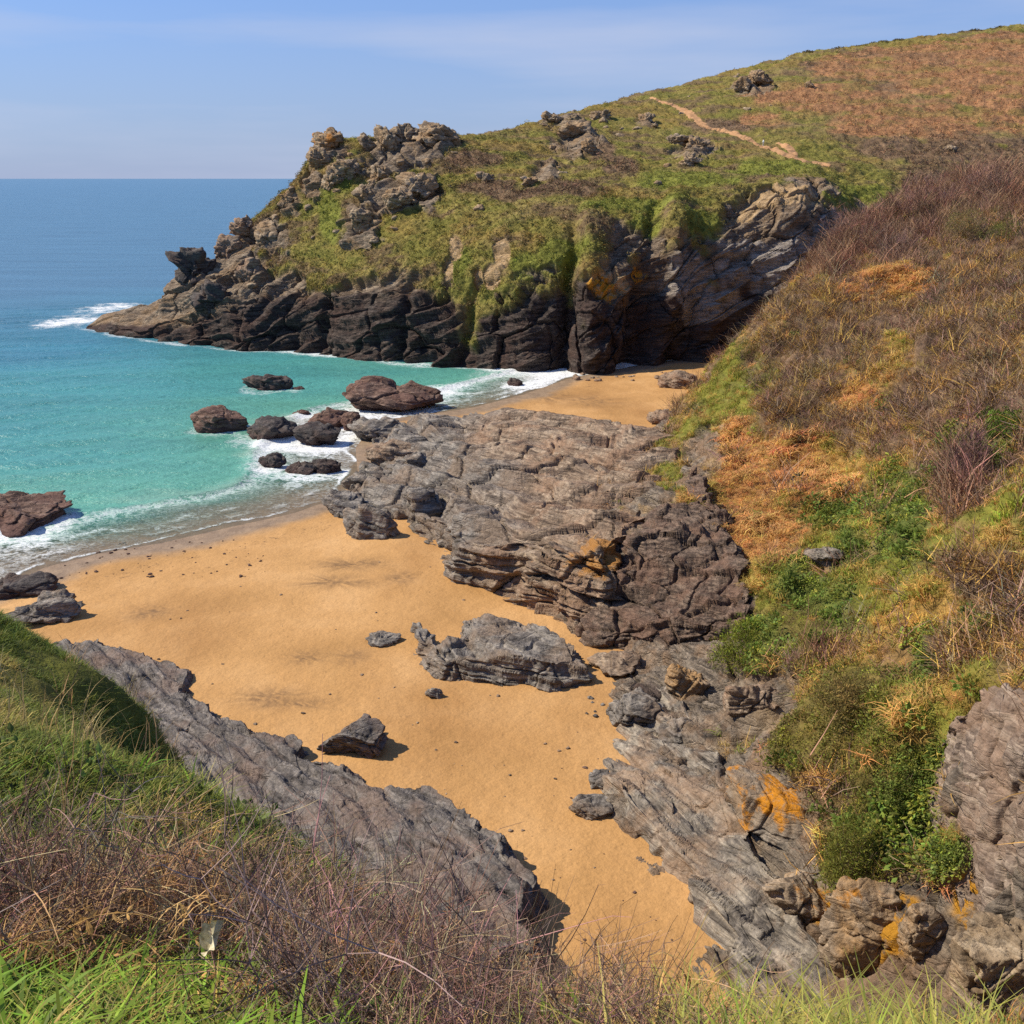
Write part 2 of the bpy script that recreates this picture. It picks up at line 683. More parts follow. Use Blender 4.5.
def sand_h(x, y):
    d = shore_d(x, y)
    z = np.where(d > 0, 0.03 * d / (1 + d / 60.0), 0.06 * d)
    z = np.clip(z, -4, 2)
    p = xyz(x, y)
    z = z + (0.10 * fbm(p, 0.08, 3, 5) * sstep(1, 8, np.ravel(d)) ).reshape(np.shape(x))
    return z


# ---- sand
def build_sand():
    A = np.linspace(R(-36), R(46), 520)
    rr = np.concatenate([np.geomspace(24, 130, 520), np.geomspace(130.5, 300, 200)])
    AA, RR = np.meshgrid(A, rr, indexing='ij')
    X, Y = RR * np.sin(AA), RR * np.cos(AA)
    Z = sand_h(X, Y)
    p = xyz(X, Y)
    d = shore_d(X, Y).ravel()
    dn = d + 1.6 * fbm(p, 0.12, 4, 77)
    wet = 1 - sstep(2.5, 5.5, dn + 0.5 * fbm(p, 0.6, 3, 78))
    # darker fans of fine sediment that drain over the beach
    fans = [(150, 607, 26, 9), (352, 560, 42, 8), (335, 578, 48, 8), (400, 575, 20, 8), (305, 655, 22, 9), (352, 655, 20, 9),
            (270, 695, 42, 12), (290, 702, 50, 8), (590, 398, 40, 7), (545, 392, 40, 7), (640, 750, 20, 14)]
    fan = np.zeros(len(p))
    for px, py, rx, ry in fans:
        c = PZ(px, py, 0.8)
        w = np.linalg.norm(PZ(px + rx, py, 0.8) - c)
        dp = abs(PZ(px, py - ry, 0.8)[1] - PZ(px, py + ry, 0.8)[1]) / 2
        ang = np.arctan2((p[:, 1] - c[1]) / dp, (p[:, 0] - c[0]) / w)
        rad = np.hypot((p[:, 0] - c[0]) / w, (p[:, 1] - c[1]) / dp)
        st = 0.5 + 0.5 * perlin(np.stack([np.cos(ang) * 7 + c[0], np.sin(ang) * 7 + c[1], rad * 0.5], 1), 4)
        fan = np.maximum(fan, np.exp(-1.6 * rad ** 2) * np.clip(0.1 + 2.4 * (st - 0.30), 0, 1.4))
    strand = np.exp(-((dn - 6.5 + 1.5 * fbm(p, 0.2, 3, 79)) / 1.0) ** 2) + 0.6 * np.exp(-((dn - 10.5) / 0.8) ** 2) + 0.35 * (1 - sstep(3, 6, dn))
    m = NT('wet_and_dry_sand')
    pp = m.pos()
    c = m.ramp(m.noise(pp, 0.11, 5, 0.6), [(0.3, (0.39, 0.212, 0.074)), (0.5, (0.47, 0.260, 0.096)), (0.7, (0.54, 0.315, 0.130))])
    big = m.ramp(m.noise(m.map(pp, (1.0, 0.45, 1), (0, 0, 0.5)), 0.07, 6, 0.62), [(0.32, (0.78, 0.74, 0.70)), (0.5, (1.0, 1.0, 1.0)), (0.68, (1.10, 1.13, 1.18))])
    c = m.mix(1.0, c, big, 'MULTIPLY')
    g = m.ramp(m.noise(pp, 5.0, 6, 0.75), [(0.25, 0.80), (0.5, 1.0), (0.75, 1.14)])
    c = m.mix(1.0, c, g, 'MULTIPLY')
    sp = m.ramp(m.noise(pp, 1.5, 8, 0.8), [(0.60, 0.0), (0.68, 1.0)])
    c = m.mix(m.math('MULTIPLY', sp, 0.40), c, (0.24, 0.14, 0.065))
    c = m.mix(m.math('MULTIPLY', m.attr('fan'), 0.85, clamp=True), c, (0.15, 0.088, 0.045))
    sk = m.ramp(m.noise(pp, 2.4, 6, 0.75), [(0.56, 0.0), (0.64, 1.0)])
    weed = m.math('MULTIPLY', m.math('MULTIPLY', sk, m.attr('strand')), 0.8, clamp=True)
    wetc = m.ramp(m.noise(pp, 0.7, 6, 0.65), [(0.3, (0.20, 0.140, 0.090)), (0.7, (0.34, 0.240, 0.150))])
    c = m.mix(m.attr('wet'), c, wetc)
    c = m.mix(weed, c, (0.085, 0.050, 0.032))
    hgt = m.math('ADD', m.noise(pp, 1.1, 4, 0.6), m.math('MULTIPLY', m.noise(pp, 6.0, 4, 0.6), 0.25))
    hgt = m.math('SUBTRACT', hgt, m.math('MULTIPLY', m.ramp(m.voro(pp, 1.3), [(0.0, 1.0), (0.20, 0.0)]), 0.18))
    ro = m.math('SUBTRACT', 0.9, m.math('MULTIPLY', m.attr('wet'), 0.30))
    mat = m.done(m.bsdf(c, ro, 0.2, m.bump(hgt, 0.55, 0.24)))
    o = grid_obj('sand', np.stack([X, Y, Z], -1), mat, {'wet': wet, 'fan': np.clip(fan, 0, 1), 'strand': strand})
    tag(o, kind='structure')
    return o


SAND = build_sand()

# ---- headland: rows run from below the waterline over the cliff to the skyline and down behind it
HC = [  # waterline, top of dark cliff, grass edge, mid slope, skyline: (px, py) and distance back from the waterline
    [(84, 329), (88, 325, .5), (94, 321, 1), (98, 318, 2), (104, 315, 4)],
    [(128, 338), (132, 322, 2), (137, 313, 4), (143, 307, 6), (150, 301, 9)],
    [(180, 345), (181, 318, 2), (180, 303, 5), (182, 285, 8), (187, 264, 13)],
    [(235, 350), (235, 305, 3), (230, 290, 7), (225, 265, 13), (224, 246, 20)],
    [(290, 352), (290, 298, 3), (282, 284, 8), (262, 250, 16), (255, 218, 26)],
    [(340, 357), (340, 296, 3), (325, 277, 8), (300, 225, 20), (290, 186, 32)],
    [(395, 363), (392, 293, 3), (380, 262, 9), (340, 195, 24), (318, 150, 37)],
    [(450, 367), (448, 291, 3), (438, 243, 10), (400, 183, 27), (368, 139, 42)],
    [(510, 371), (508, 292, 3), (495, 229, 11), (460, 182, 30), (425, 136, 48)],
    [(565, 374), (562, 292, 3), (555, 220, 11), (535, 176, 34), (490, 134, 60)],
    [(615, 374), (612, 285, 3), (615, 210, 12), (605, 165, 40), (560, 117, 80)],
    [(670, 370), (668, 275, 3), (670, 203, 12), (670, 158, 44), (630, 99, 105)],
    [(725, 366), (725, 265, 3), (730, 193, 13), (735, 148, 48), (715, 79, 125)],
    [(790, 360), (790, 255, 3), (800, 190, 13), (810, 138, 50), (800, 57, 140)],
    [(860, 352), (860, 250, 3), (875, 189, 12), (890, 133, 50), (900, 43, 150)],
    [(950, 345), (950, 250, 3), (960, 187, 10), (980, 128, 50), (1000, 31, 150)],
    [(1060, 335), (1060, 245, 3), (1065, 185, 10), (1085, 120, 50), (1120, 16, 150)],
    [(1200, 330), (1200, 240, 3), (1210, 180, 10), (1230, 110, 50), (1290, 0, 150)],
]


def catmull(C, us):
    n = len(C)
    i = np.clip(np.floor(us).astype(int), 0, n - 2)
    f = (us - i)[:, None, None]
    g = lambda k: C[np.clip(k, 0, n - 1)]
    p0, p1, p2, p3 = g(i - 1), g(i), g(i + 1), g(i + 2)
    return 0.5 * (2 * p1 + (p2 - p0) * f + (2 * p0 - 5 * p1 + 4 * p2 - p3) * f ** 2 + (3 * p1 - p0 - 3 * p2 + p3) * f ** 3)


def build_headland():
    C = []
    for col in HC:
        w = PZ(col[0][0], col[0][1], 0)
        t0 = w[1] / ray(*col[0])[1]
        pts = [w + [0, -1.5, -4], w] + [P(a, b, t0 + d) for a, b, d in col[1:]]
        r = pts[-1]
        k = min(1.0, col[-1][2] / 30.0)
        back = [r + np.array([2, 10 * k + 2, -1.0 - 2 * k]), r + np.array([6, 30 * k + 4, -12 * k - 6]), r + np.array([10, 60 * k + 6, -r[2] - 4])]
        C.append(pts + back)
    C = np.array(C)                       # cols x rows x 3
    nu, nv = 1150, 460
    # denser where the picture sees it
    us = np.interp(np.linspace(0, 1, nu), np.linspace(0, 1, len(C)), np.arange(len(C)))
    G = catmull(C, us)
    rowpos = np.concatenate([np.linspace(0, 1, 12)[:-1], np.linspace(1, 3, 190)[:-1], np.linspace(3, 5, 210)[:-1], np.linspace(5, 8, nv - 12 - 190 - 210 + 3)])
    nv = len(rowpos)
    H = catmull(np.swapaxes(G, 0, 1), rowpos)
    H = np.swapaxes(H, 0, 1)              # nu x nv x 3
    # smooth large rows a little so that spans blend
    vv = np.repeat(rowpos[None], nu, 0).ravel()
    uu = np.repeat(us[:, None], nv, 1).ravel()
    N = grid_normals(H).reshape(-1, 3)
    if N[(nu // 2) * nv + 60][1] > 0:
        N = -N
    p = H.reshape(-1, 3)
    # gullies and caves, bulges of the cliff foot (position along the cliff, width, height range, depth)
    carve = np.zeros(len(p))
    for uc, wd, lo, hi, dp in ((8.95, .16, .5, 2.9, 4.2), (10.62, .32, .3, 2.1, 8.0), (11.45, .34, .3, 1.8, 7.5), (12.3, .35, .3, 1.7, 5.0), (10.35, .14, 1, 3.3, 1.8),
                               (6.1, .1, .6, 2.2, 2), (4.6, .1, .6, 2.2, 2), (7.3, .08, .6, 2.2, 2.), (9.85, .05, .5, 2.0, -0.8)):
        slant = uc + 0.28 * (vv - 1.5) + 0.10 * perlin(np.stack([vv * 3, uu * 0 + uc, uu * 0], 1), 3)
        carve -= dp * np.exp(-((uu - slant) / wd) ** 2) * sstep(lo - .3, lo + .3, vv) * (1 - sstep(hi - .7, hi + .5, vv))
    for uc, wd, lo, hi, dp in ((9.55, .32, .6, 3.0, 3.2), (11.05, .30, 1.6, 3.0, 3.5), (12.9, .6, .8, 3.0, 4.0), (5.4, .5, .6, 2.0, 1.4), (8.2, .4, .6, 2.1, 1.6), (3.3, .5, .5, 2.2, 1.5)):
        carve += dp * np.exp(-((uu - uc) / wd) ** 2) * sstep(lo - .3, lo + .3, vv) * (1 - sstep(hi - .6, hi + .6, vv))
    # where is rock, where is turf
    n1 = fbm(p, 0.06, 4, 21)
    n2 = fbm(p, 0.22, 4, 22)
    edge = np.interp(uu, [0, 2, 3, 4, 5, 6, 8, 9, 10, 11, 12, 13, 14, 18], [9, 9, 6.0, 3.5, 2.7, 2.25, 2.0, 2.1, 2.45, 2.35, 2.75, 2.65, 2.5, 2.5])
    veg = sstep(-0.14, 0.18, vv - edge + 0.75 * n1 + 0.5 * n2)
    veg = np.maximum(veg, 0)
    base = H.copy()
    return C, H, N, vv, uu, carve, veg, nu, nv


HCtl, HG, HN, Hvv, Huu, Hcarve, Hveg, Hnu, Hnv = build_headland()
_tmp = mesh_from('scratch', HG.reshape(-1, 3), grid_faces(Hnu, Hnv), link=False)
HB0 = bvh_of(_tmp)
bpy.data.objects.remove(_tmp)

HZ = make_zones(HB0, [
    # rock on the headland
    ('rock', 335, 150, 22, 14), ('rock', 400, 150, 45, 22), ('rock', 440, 140, 25, 12), ('rock', 395, 195, 30, 22), ('rock', 360, 225, 24, 22),
    ('rock', 310, 180, 14, 16), ('rock', 290, 205, 14, 14), ('rock', 265, 235, 25, 22), ('rock', 240, 262, 25, 20), ('rock', 200, 290, 35, 25), ('rock', 425, 190, 15, 20),
    ('rock', 575, 140, 26, 20), ('rock', 545, 170, 16, 12), ('rock', 560, 120, 20, 6), ('rock', 690, 150, 24, 10), ('rock', 750, 88, 22, 9), ('rock', 645, 120, 10, 6),
    # bare earth scars on the bank
    ('earth', 503, 255, 10, 16), ('earth', 492, 278, 9, 16), ('earth', 455, 245, 8, 16), ('earth', 448, 268, 6, 14), ('earth', 478, 275, 5, 12), ('earth', 775, 202, 34, 14), ('earth', 745, 215, 12, 10), ('earth', 605, 285, 20, 10),
    ('lichen', 600, 290, 14, 12), ('lichen', 640, 268, 10, 6), ('lichen', 775, 305, 18, 6),
    ('pale', 690, 275, 34, 22), ('pale', 780, 262, 50, 26), ('pale', 740, 255, 34, 22), ('pale', 825, 228, 28, 18), ('pale', 720, 300, 30, 16), ('pale', 800, 290, 30, 14),
    # heather and bracken higher up
    ('heath', 600, 150, 16, 14), ('heath', 520, 190, 60, 9), ('heath', 470, 160, 30, 12), ('heath', 620, 165, 20, 8),
    ('bracken', 800, 95, 40, 14), ('bracken', 900, 70, 60, 14), ('bracken', 840, 100, 60, 20), ('bracken', 930, 120, 60, 20), ('bracken', 1000, 85, 60, 40), ('bracken', 860, 128, 40, 8), ('bracken', 770, 96, 30, 8), ('bracken', 950, 50, 60, 10), ('bracken', 1005, 40, 50, 10), ('bracken', 900, 53, 50, 8), ('bracken', 850, 60, 40, 6), ('heath', 1010, 36, 40, 4), ('heath', 870, 54, 30, 4), ('bracken', 1020, 60, 40, 20), ('bracken', 960, 75, 80, 28), ('bracken', 880, 110, 50, 22), ('bracken', 760, 118, 30, 7), ('bracken', 1010, 110, 50, 25), ('bracken', 850, 70, 40, 10),
    ('heath', 900, 148, 45, 14), ('heath', 960, 150, 60, 24), ('heath', 1020, 160, 50, 30), ('heath', 955, 178, 50, 14), ('heath', 560, 190, 50, 8), ('heath', 720, 125, 40, 8), ('heath', 890, 88, 18, 6), ('heath', 1000, 55, 40, 8), ('heath', 830, 66, 30, 7), ('heath', 930, 60, 40, 8),
    ('lush', 330, 215, 14, 28), ('lush', 345, 180, 8, 14), ('lush', 700, 225, 24, 18), ('lush', 640, 225, 20, 24), ('lush', 560, 258, 30, 26), ('lush', 860, 195, 60, 14), ('lush', 640, 205, 60, 10),
    ('lush', 770, 168, 50, 10), ('lush', 460, 262, 14, 20), ('lush', 530, 270, 22, 20), ('lush', 820, 205, 30, 8), ('lush', 690, 180, 60, 10),
])
HT = ['rock', 'earth', 'lichen', 'pale', 'heath', 'bracken', 'lush']


def head_class(p):
    return zone_weights(HZ, p, HT, 0.7, 0.10, 41)


VEGC = {  # reflectance of the plants
    'turf': np.array([0.225, 0.185, 0.048]), 'lush': np.array([0.180, 0.185, 0.034]), 'heath': np.array([0.185, 0.120, 0.068]),
    'bracken': np.array([0.330, 0.170, 0.078]), 'gold': np.array([0.42, 0.255, 0.068]), 'straw': np.array([0.48, 0.33, 0.13]),
    'brown': np.array([0.230, 0.150, 0.098]), 'orange': np.array([0.47, 0.235, 0.080]), 'leaf': np.array([0.120, 0.158, 0.030]),
    'mat': np.array([0.165, 0.140, 0.038]), 'red': np.array([0.270, 0.155, 0.095]), 'green': np.array([0.21, 0.215, 0.032]),
}


def head_col(p, w, vv):
    n = fbm(p, 0.05, 4, 51)[:, None]
    n2 = fbm(p, 0.4, 3, 52)[:, None]
    c = VEGC['turf'] * (1 + 0.35 * n2) + np.clip(n, 0, 1) * (VEGC['heath'] * 1.3 - VEGC['turf']) * 0.9
    # thin paths of heather, dead stalks and greener hollows across the slope
    q = p * np.array([0.5, 1.0, 1.6])
    n3 = fbm(q, 0.16, 4, 53)
    n4 = fbm(q, 0.07, 3, 54)
    k = (sstep(0.10, 0.30, n3) * 0.75)[:, None]
    c = c * (1 - k) + k * VEGC['heath'] * 0.85
    k = (sstep(0.12, 0.34, n4) * 0.6)[:, None]
    c = c * (1 - k) + k * (0.5 * VEGC['turf'] + 0.5 * VEGC['gold'] * 0.7)
    k = (sstep(0.14, 0.30, -n3) * 0.55)[:, None]
    c = c * (1 - k) + k * VEGC['lush'] * 0.85
    for t in ('heath', 'bracken', 'lush'):
        k = sstep(0.25, 0.55, w[t])[:, None]
        if t == 'bracken':
            k = k * (0.55 + 0.45 * sstep(-0.25, 0.05, n3 + 0.5 * n4))[:, None]
        c = c * (1 - k) + k * VEGC[t] * (1 + 0.4 * n2)
    return np.clip(c, 0.01, 1)


def hill_mat(name, pal_lo, pal_hi, bed, ztide=None, scale=0.5, spread=1.0):
    m = NT(name)
    c, h = rock_color(m, pal_hi, bed, scale)
    if pal_lo is not None:
        c2, _ = rock_color(m, pal_lo, bed, scale)
        c = m.mix(m.attr('low'), c, c2)
    c = m.mix(m.attr('pale'), c, m.ramp(m.noise(m.map(m.pos(), (.4, .4, 3), rot_to(bed)), 1, 8, .65), [(0.3, (0.10, 0.085, 0.07)), (0.5, (0.29, 0.245, 0.20)), (0.7, (0.46, 0.40, 0.34))]))
    earth = m.ramp(m.noise(m.pos(), 0.8, 6, 0.65), [(0.3, (0.24, 0.16, 0.07)), (0.5, (0.46, 0.31, 0.16)), (0.7, (0.58, 0.42, 0.25))])
    c = m.mix(m.attr('earth'), c, earth)
    lf = m.math('MULTIPLY', m.attr('lichen'), m.ramp(m.noise(m.pos(), 0.9, 6, 0.7), [(0.42, 0.0), (0.5, 1.0)]))
    c = m.mix(lf, c, (0.56, 0.27, 0.03))
    vc = m.mix(0.9, m.col(), m.ramp(m.noise(m.pos(), 2.0, 7, 0.72), [(0.22, 0.35), (0.5, 1.0), (0.78, 1.6)]), 'MULTIPLY')
    vh = m.noise(m.pos(), 1.3, 6, 0.7)
    c = m.mix(m.attr('veg'), c, vc)
    hh = m.mix(m.attr('veg'), h, vh)
    return m.done(m.bsdf(c, 0.9, 0.15, m.bump(hh, 0.8, 0.40 if scale > 0.7 else 0.7)))


def finish_headland():
    p0 = HG.reshape(-1, 3) + HN * Hcarve[:, None]
    w = head_class(HG.reshape(-1, 3))
    rock = sstep(0.28, 0.50, w['rock'] + 0.25 * fbm(p0, 0.35, 3, 8))
    earth = sstep(0.30, 0.5, w['earth'])
    pale = sstep(0.30, 0.5, w['pale'])
    veg = Hveg * (1 - rock) * (1 - earth) * (1 - pale)
    bare = 1 - veg
    d = veg * (0.8 * fbm(p0, 0.12, 3, 61) + 0.45 * fbm(p0, 0.5, 3, 62))
    d += rock * 0.8
    steep = veg * (1 - sstep(2.6, 3.4, Hvv))
    d += steep * 0.6 * np.abs(fbm(p0 * np.array([1, 1, 0.25]), 0.25, 3, 63))
    near_tip = sstep(0.0, 2.0, Huu) * 0.75 + 0.25
    fade = near_tip * sstep(0.3, 1.0, Hvv + 0.6)
    q = p0 + HN * (d * fade)[:, None]
    q = crag(q, HN, 8.0, 3.1, (-0.40, -0.20, 0.89), 3, bare * fade * (1 - 0.55 * earth * (Huu < 9.6)), terr=0.9)
    low = 1 - sstep(1.75, 2.35, Hvv + 0.35 * fbm(p0, 0.15, 4, 71) - 0.1)
    low = low * (1 - pale)
    lich = sstep(0.25, 0.5, w['lichen'])
    col = head_col(p0, w, Hvv)
    mat = hill_mat('headland_turf_and_rock', [(0.020, 0.016, 0.015), (0.060, 0.046, 0.039), (0.135, 0.105, 0.085), (0.085, 0.050, 0.038)],
                   [(0.08, 0.062, 0.045), (0.22, 0.165, 0.115), (0.36, 0.285, 0.20), (0.28, 0.18, 0.095)], (-0.40, -0.20, 0.89))
    o = grid_obj('headland', q.reshape(Hnu, Hnv, 3), mat, {'veg': veg, 'low': low, 'pale': pale, 'earth': np.maximum(earth, 0), 'lichen': lich}, col)
    tag(o, kind='structure')
    return o


HEAD = finish_headland()
HB = bvh_of(HEAD)

# ---- hillside on the right
HS_PTS = []
for a in [(660, 480, 99), (700, 420, 112), (760, 330, 119), (830, 250, 136), (920, 187, 158),
          (760, 420, 100), (760, 500, 85), (760, 560, 74), (740, 640, 66), (700, 480, 88), (650, 520, 83), (660, 590, 74.5), (620, 560, 77),
          (1024, 250, 105), (1024, 350, 75), (1024, 512, 52), (1024, 620, 44), (1024, 700, 39), (1024, 800, 35.5), (1024, 900, 34), (1024, 1000, 35),
          (900, 250, 124), (900, 350, 95), (900, 450, 78), (900, 550, 63), (830, 350, 107), (830, 450, 88), (820, 560, 68), (850, 650, 55), (900, 700, 46), (960, 760, 40),
          (840, 760, 46), (800, 700, 53), (760, 760, 52.5), (830, 870, 44), (900, 900, 39.5), (960, 950, 37), (880, 980, 39), (800, 950, 42), (740, 880, 46.5),
          (700, 760, 55.5), (680, 700, 61.5), (700, 850, 49.5), (1300, 300, 75), (1300, 600, 40), (1300, 900, 28), (1024, 190, 150), (960, 190, 155)]:
    HS_PTS.append(P(*a))
for a in [(618, 655), (612, 705), (640, 772), (603, 800), (650, 862), (690, 935), (722, 1000), (745, 1060)]:
    q = PZ(a[0], a[1], 0.9)
    HS_PTS.append(q)
    HS_PTS.append(q + [-4.5, 0, -2.6])
for a in [(16, 120, 0.5), (24, 142, 0.5), (33, 160, 0.5), (40, 176, 0.8), (50, 178, 6), (66, 180, 20), (90, 188, 30), (130, 175, 40), (75, 200, 22), (10, 98, 2),
          (5, 110, -1), (8, 32, 0.3), (12, 24, 1), (18, 20, 9), (26, 20, 14), (3, 66, -1.5)]:
    HS_PTS.append(np.array(a, float))
HS = TPS(HS_PTS, 0.004)


def build_hill():
    G = polar_grid(HS, 0.5, 41, 21, 212, 660, 900)
    N = grid_normals(G)
    if N[300, 400, 2] < 0:
        N = -N
    return G, N.reshape(-1, 3)


SG, SN = build_hill()
_tmp = mesh_from('scratch', SG.reshape(-1, 3), grid_faces(*SG.shape[:2]), link=False)
SB0 = bvh_of(_tmp)
bpy.data.objects.remove(_tmp)
SZ = make_zones(SB0, [
    ('brown', 800, 385, 50, 42), ('brown', 850, 330, 85, 38), ('brown', 960, 330, 75, 50), ('brown', 985, 270, 60, 30), ('brown', 940, 400, 75, 38), ('brown', 880, 440, 45, 28),
    ('brown', 1000, 400, 40, 40), ('brown', 990, 580, 45, 38), ('brown', 1010, 620, 35, 45), ('brown', 950, 640, 35, 22), ('brown', 985, 490, 35, 22), ('brown', 790, 430, 24, 20), ('brown', 770, 405, 20, 30),
    ('red', 880, 228, 60, 26), ('red', 940, 205, 60, 22), ('red', 1000, 190, 50, 22), ('red', 830, 262, 24, 12), ('brown', 1000, 240, 50, 18), ('red', 965, 480, 22, 40),
    ('orange', 890, 283, 42, 15), ('orange', 800, 475, 75, 32), ('orange', 745, 490, 36, 40), ('orange', 765, 535, 40, 32), ('orange', 860, 400, 24, 16), ('orange', 735, 440, 22, 24), ('orange', 850, 300, 22, 8),
    ('gold', 900, 345, 24, 22), ('gold', 895, 375, 20, 14), ('gold', 935, 610, 45, 26), ('gold', 960, 700, 60, 20), ('gold', 920, 740, 20, 14), ('gold', 890, 610, 26, 26), ('gold', 850, 470, 50, 24), ('gold', 760, 580, 24, 20), ('gold', 1000, 545, 30, 14), ('gold', 700, 500, 24, 30),
    ('green', 715, 392, 26, 26), ('green', 690, 432, 22, 18), ('green', 668, 470, 12, 22), ('green', 770, 385, 18, 24), ('green', 745, 400, 24, 28), ('green', 1000, 520, 40, 18), ('green', 1010, 500, 25, 25), ('green', 730, 365, 14, 22), ('green', 960, 360, 8, 8), ('green', 960, 720, 50, 34), ('green', 870, 600, 34, 26), ('green', 985, 690, 34, 22), ('green', 905, 575, 30, 14), ('green', 820, 540, 26, 14), ('green', 940, 545, 30, 14), ('green', 775, 600, 22, 18), ('green', 930, 830, 30, 30), ('green', 720, 420, 12, 22),
    ('leaf', 1005, 430, 24, 16), ('leaf', 975, 455, 22, 14), ('leaf', 890, 490, 36, 28), ('leaf', 910, 530, 22, 30), ('leaf', 830, 510, 36, 16), ('leaf', 845, 545, 30, 20), ('leaf', 800, 590, 34, 26), ('leaf', 830, 610, 34, 22),
    ('leaf', 960, 445, 18, 10), ('leaf', 920, 660, 12, 40), ('leaf', 890, 820, 40, 36), ('leaf', 925, 770, 22, 44), ('leaf', 775, 650, 26, 24), ('leaf', 970, 620, 16, 18), ('leaf', 900, 560, 30, 20), ('leaf', 940, 850, 24, 24),
    ('mat', 850, 715, 62, 62), ('mat', 805, 640, 34, 24), ('mat', 800, 745, 34, 30), ('mat', 870, 780, 40, 30), ('mat', 850, 860, 24, 40),
    ('rock', 680, 590, 70, 62), ('rock', 640, 540, 40, 50), ('rock', 640, 690, 50, 60), ('rock', 700, 690, 44, 50), ('rock', 690, 640, 60, 30), ('rock', 650, 790, 70, 60), ('rock', 740, 800, 50, 50),
    ('rock', 720, 880, 80, 70), ('rock', 800, 930, 90, 60), ('rock', 900, 960, 90, 60), ('rock', 985, 960, 50, 50), ('rock', 985, 830, 50, 70), ('rock', 705, 450, 26, 18), ('rock', 690, 478, 26, 26), ('rock', 740, 590, 26, 24),
    ('rock', 728, 425, 14, 14), ('rock', 822, 556, 20, 9), ('rock', 690, 1000, 50, 50), ('rock', 760, 1000, 80, 40), ('rock', 765, 705, 34, 30), ('rock', 650, 500, 30, 24),
    ('lichen', 820, 905, 46, 18), ('lichen', 880, 920, 40, 36), ('lichen', 860, 950, 30, 20), ('lichen', 960, 900, 20, 30),
    ('low', 660, 600, 60, 50), ('low', 620, 590, 30, 40), ('low', 730, 610, 26, 30), ('low', 650, 720, 26, 34), ('low', 680, 560, 40, 24),
])
ST = ['brown', 'red', 'orange', 'gold', 'green', 'leaf', 'mat', 'rock', 'lichen', 'low']
VT = ['brown', 'red', 'orange', 'gold', 'green', 'leaf', 'mat']


def hill_class(p):
    return zone_weights(SZ, p, ST, 0.6, 0.32, 141)


def hill_col(p, w):
    n = fbm(p, 0.18, 4, 151)
    n2 = fbm(p, 1.1, 3, 152)[:, None]
    base = VEGC['brown'] + np.clip(0.5 + n, 0, 1)[:, None] * (VEGC['gold'] - VEGC['brown'])
    tot = np.full(len(p), 0.06)
    c = base * 0.06
    for t in VT:
        k = np.clip(w[t], 0, 1) ** 3
        c = c + k[:, None] * VEGC[t]
        tot = tot + k
    return np.clip(c / tot[:, None] * (1 + 0.4 * n2), 0.008, 1)


def finish_hill():
    p0 = SG.reshape(-1, 3)
    w = hill_class(p0)
    vmax = np.max(np.stack([w[t] for t in VT]), 0)
    veg = 1 - sstep(-0.10, 0.12, w['rock'] - 0.95 * vmax - 0.04 + 0.25 * fbm(p0, 0.5, 4, 9))
    z = p0[:, 2]
    veg = veg * sstep(2.4, 4.2, z + 0.8 * fbm(p0, 0.3, 3, 19))
    bare = 1 - veg
    d = bare * 0.5 * np.abs(fbm(p0, 0.22, 3, 27))
    d += veg * (1.35 * fbm(p0, 0.15, 3, 161) + 0.55 * fbm(p0, 0.55, 3, 162))
    big = sstep(0.3, 0.7, w['brown']) + sstep(0.3, 0.7, w['mat'])
    d += veg * big * 0.5
    q = p0 + SN * d[:, None]
    q = crag(q, SN, 3.4, 1.25, BED_R, 23, bare)
    keep = q[:, 2] > -0.8
    lich = sstep(0.25, 0.5, w['lichen'])
    low = sstep(0.3, 0.55, w['low'])
    zero = np.zeros(len(p0))
    earth = 0.75 * bare * sstep(0.15, 0.4, fbm(p0, 0.35, 4, 91)) * sstep(3, 6, z)
    mat = hill_mat('hillside_soil_and_slate', [(0.022, 0.017, 0.015), (0.065, 0.048, 0.040), (0.14, 0.105, 0.085), (0.09, 0.055, 0.042)],
                   [(0.055, 0.045, 0.036), (0.18, 0.145, 0.110), (0.34, 0.275, 0.205), (0.30, 0.185, 0.105)], BED_R, scale=1.0)
    o = grid_obj('hillside', q.reshape(SG.shape), mat, {'veg': veg, 'low': low, 'pale': zero, 'earth': earth, 'lichen': lich}, hill_col(p0, w) * 0.75, keep)
    tag(o, kind='structure')
    return o, q, veg, w


HILL, HILLQ, HILLVEG, HILLW = finish_hill()
SB = bvh_of(HILL)

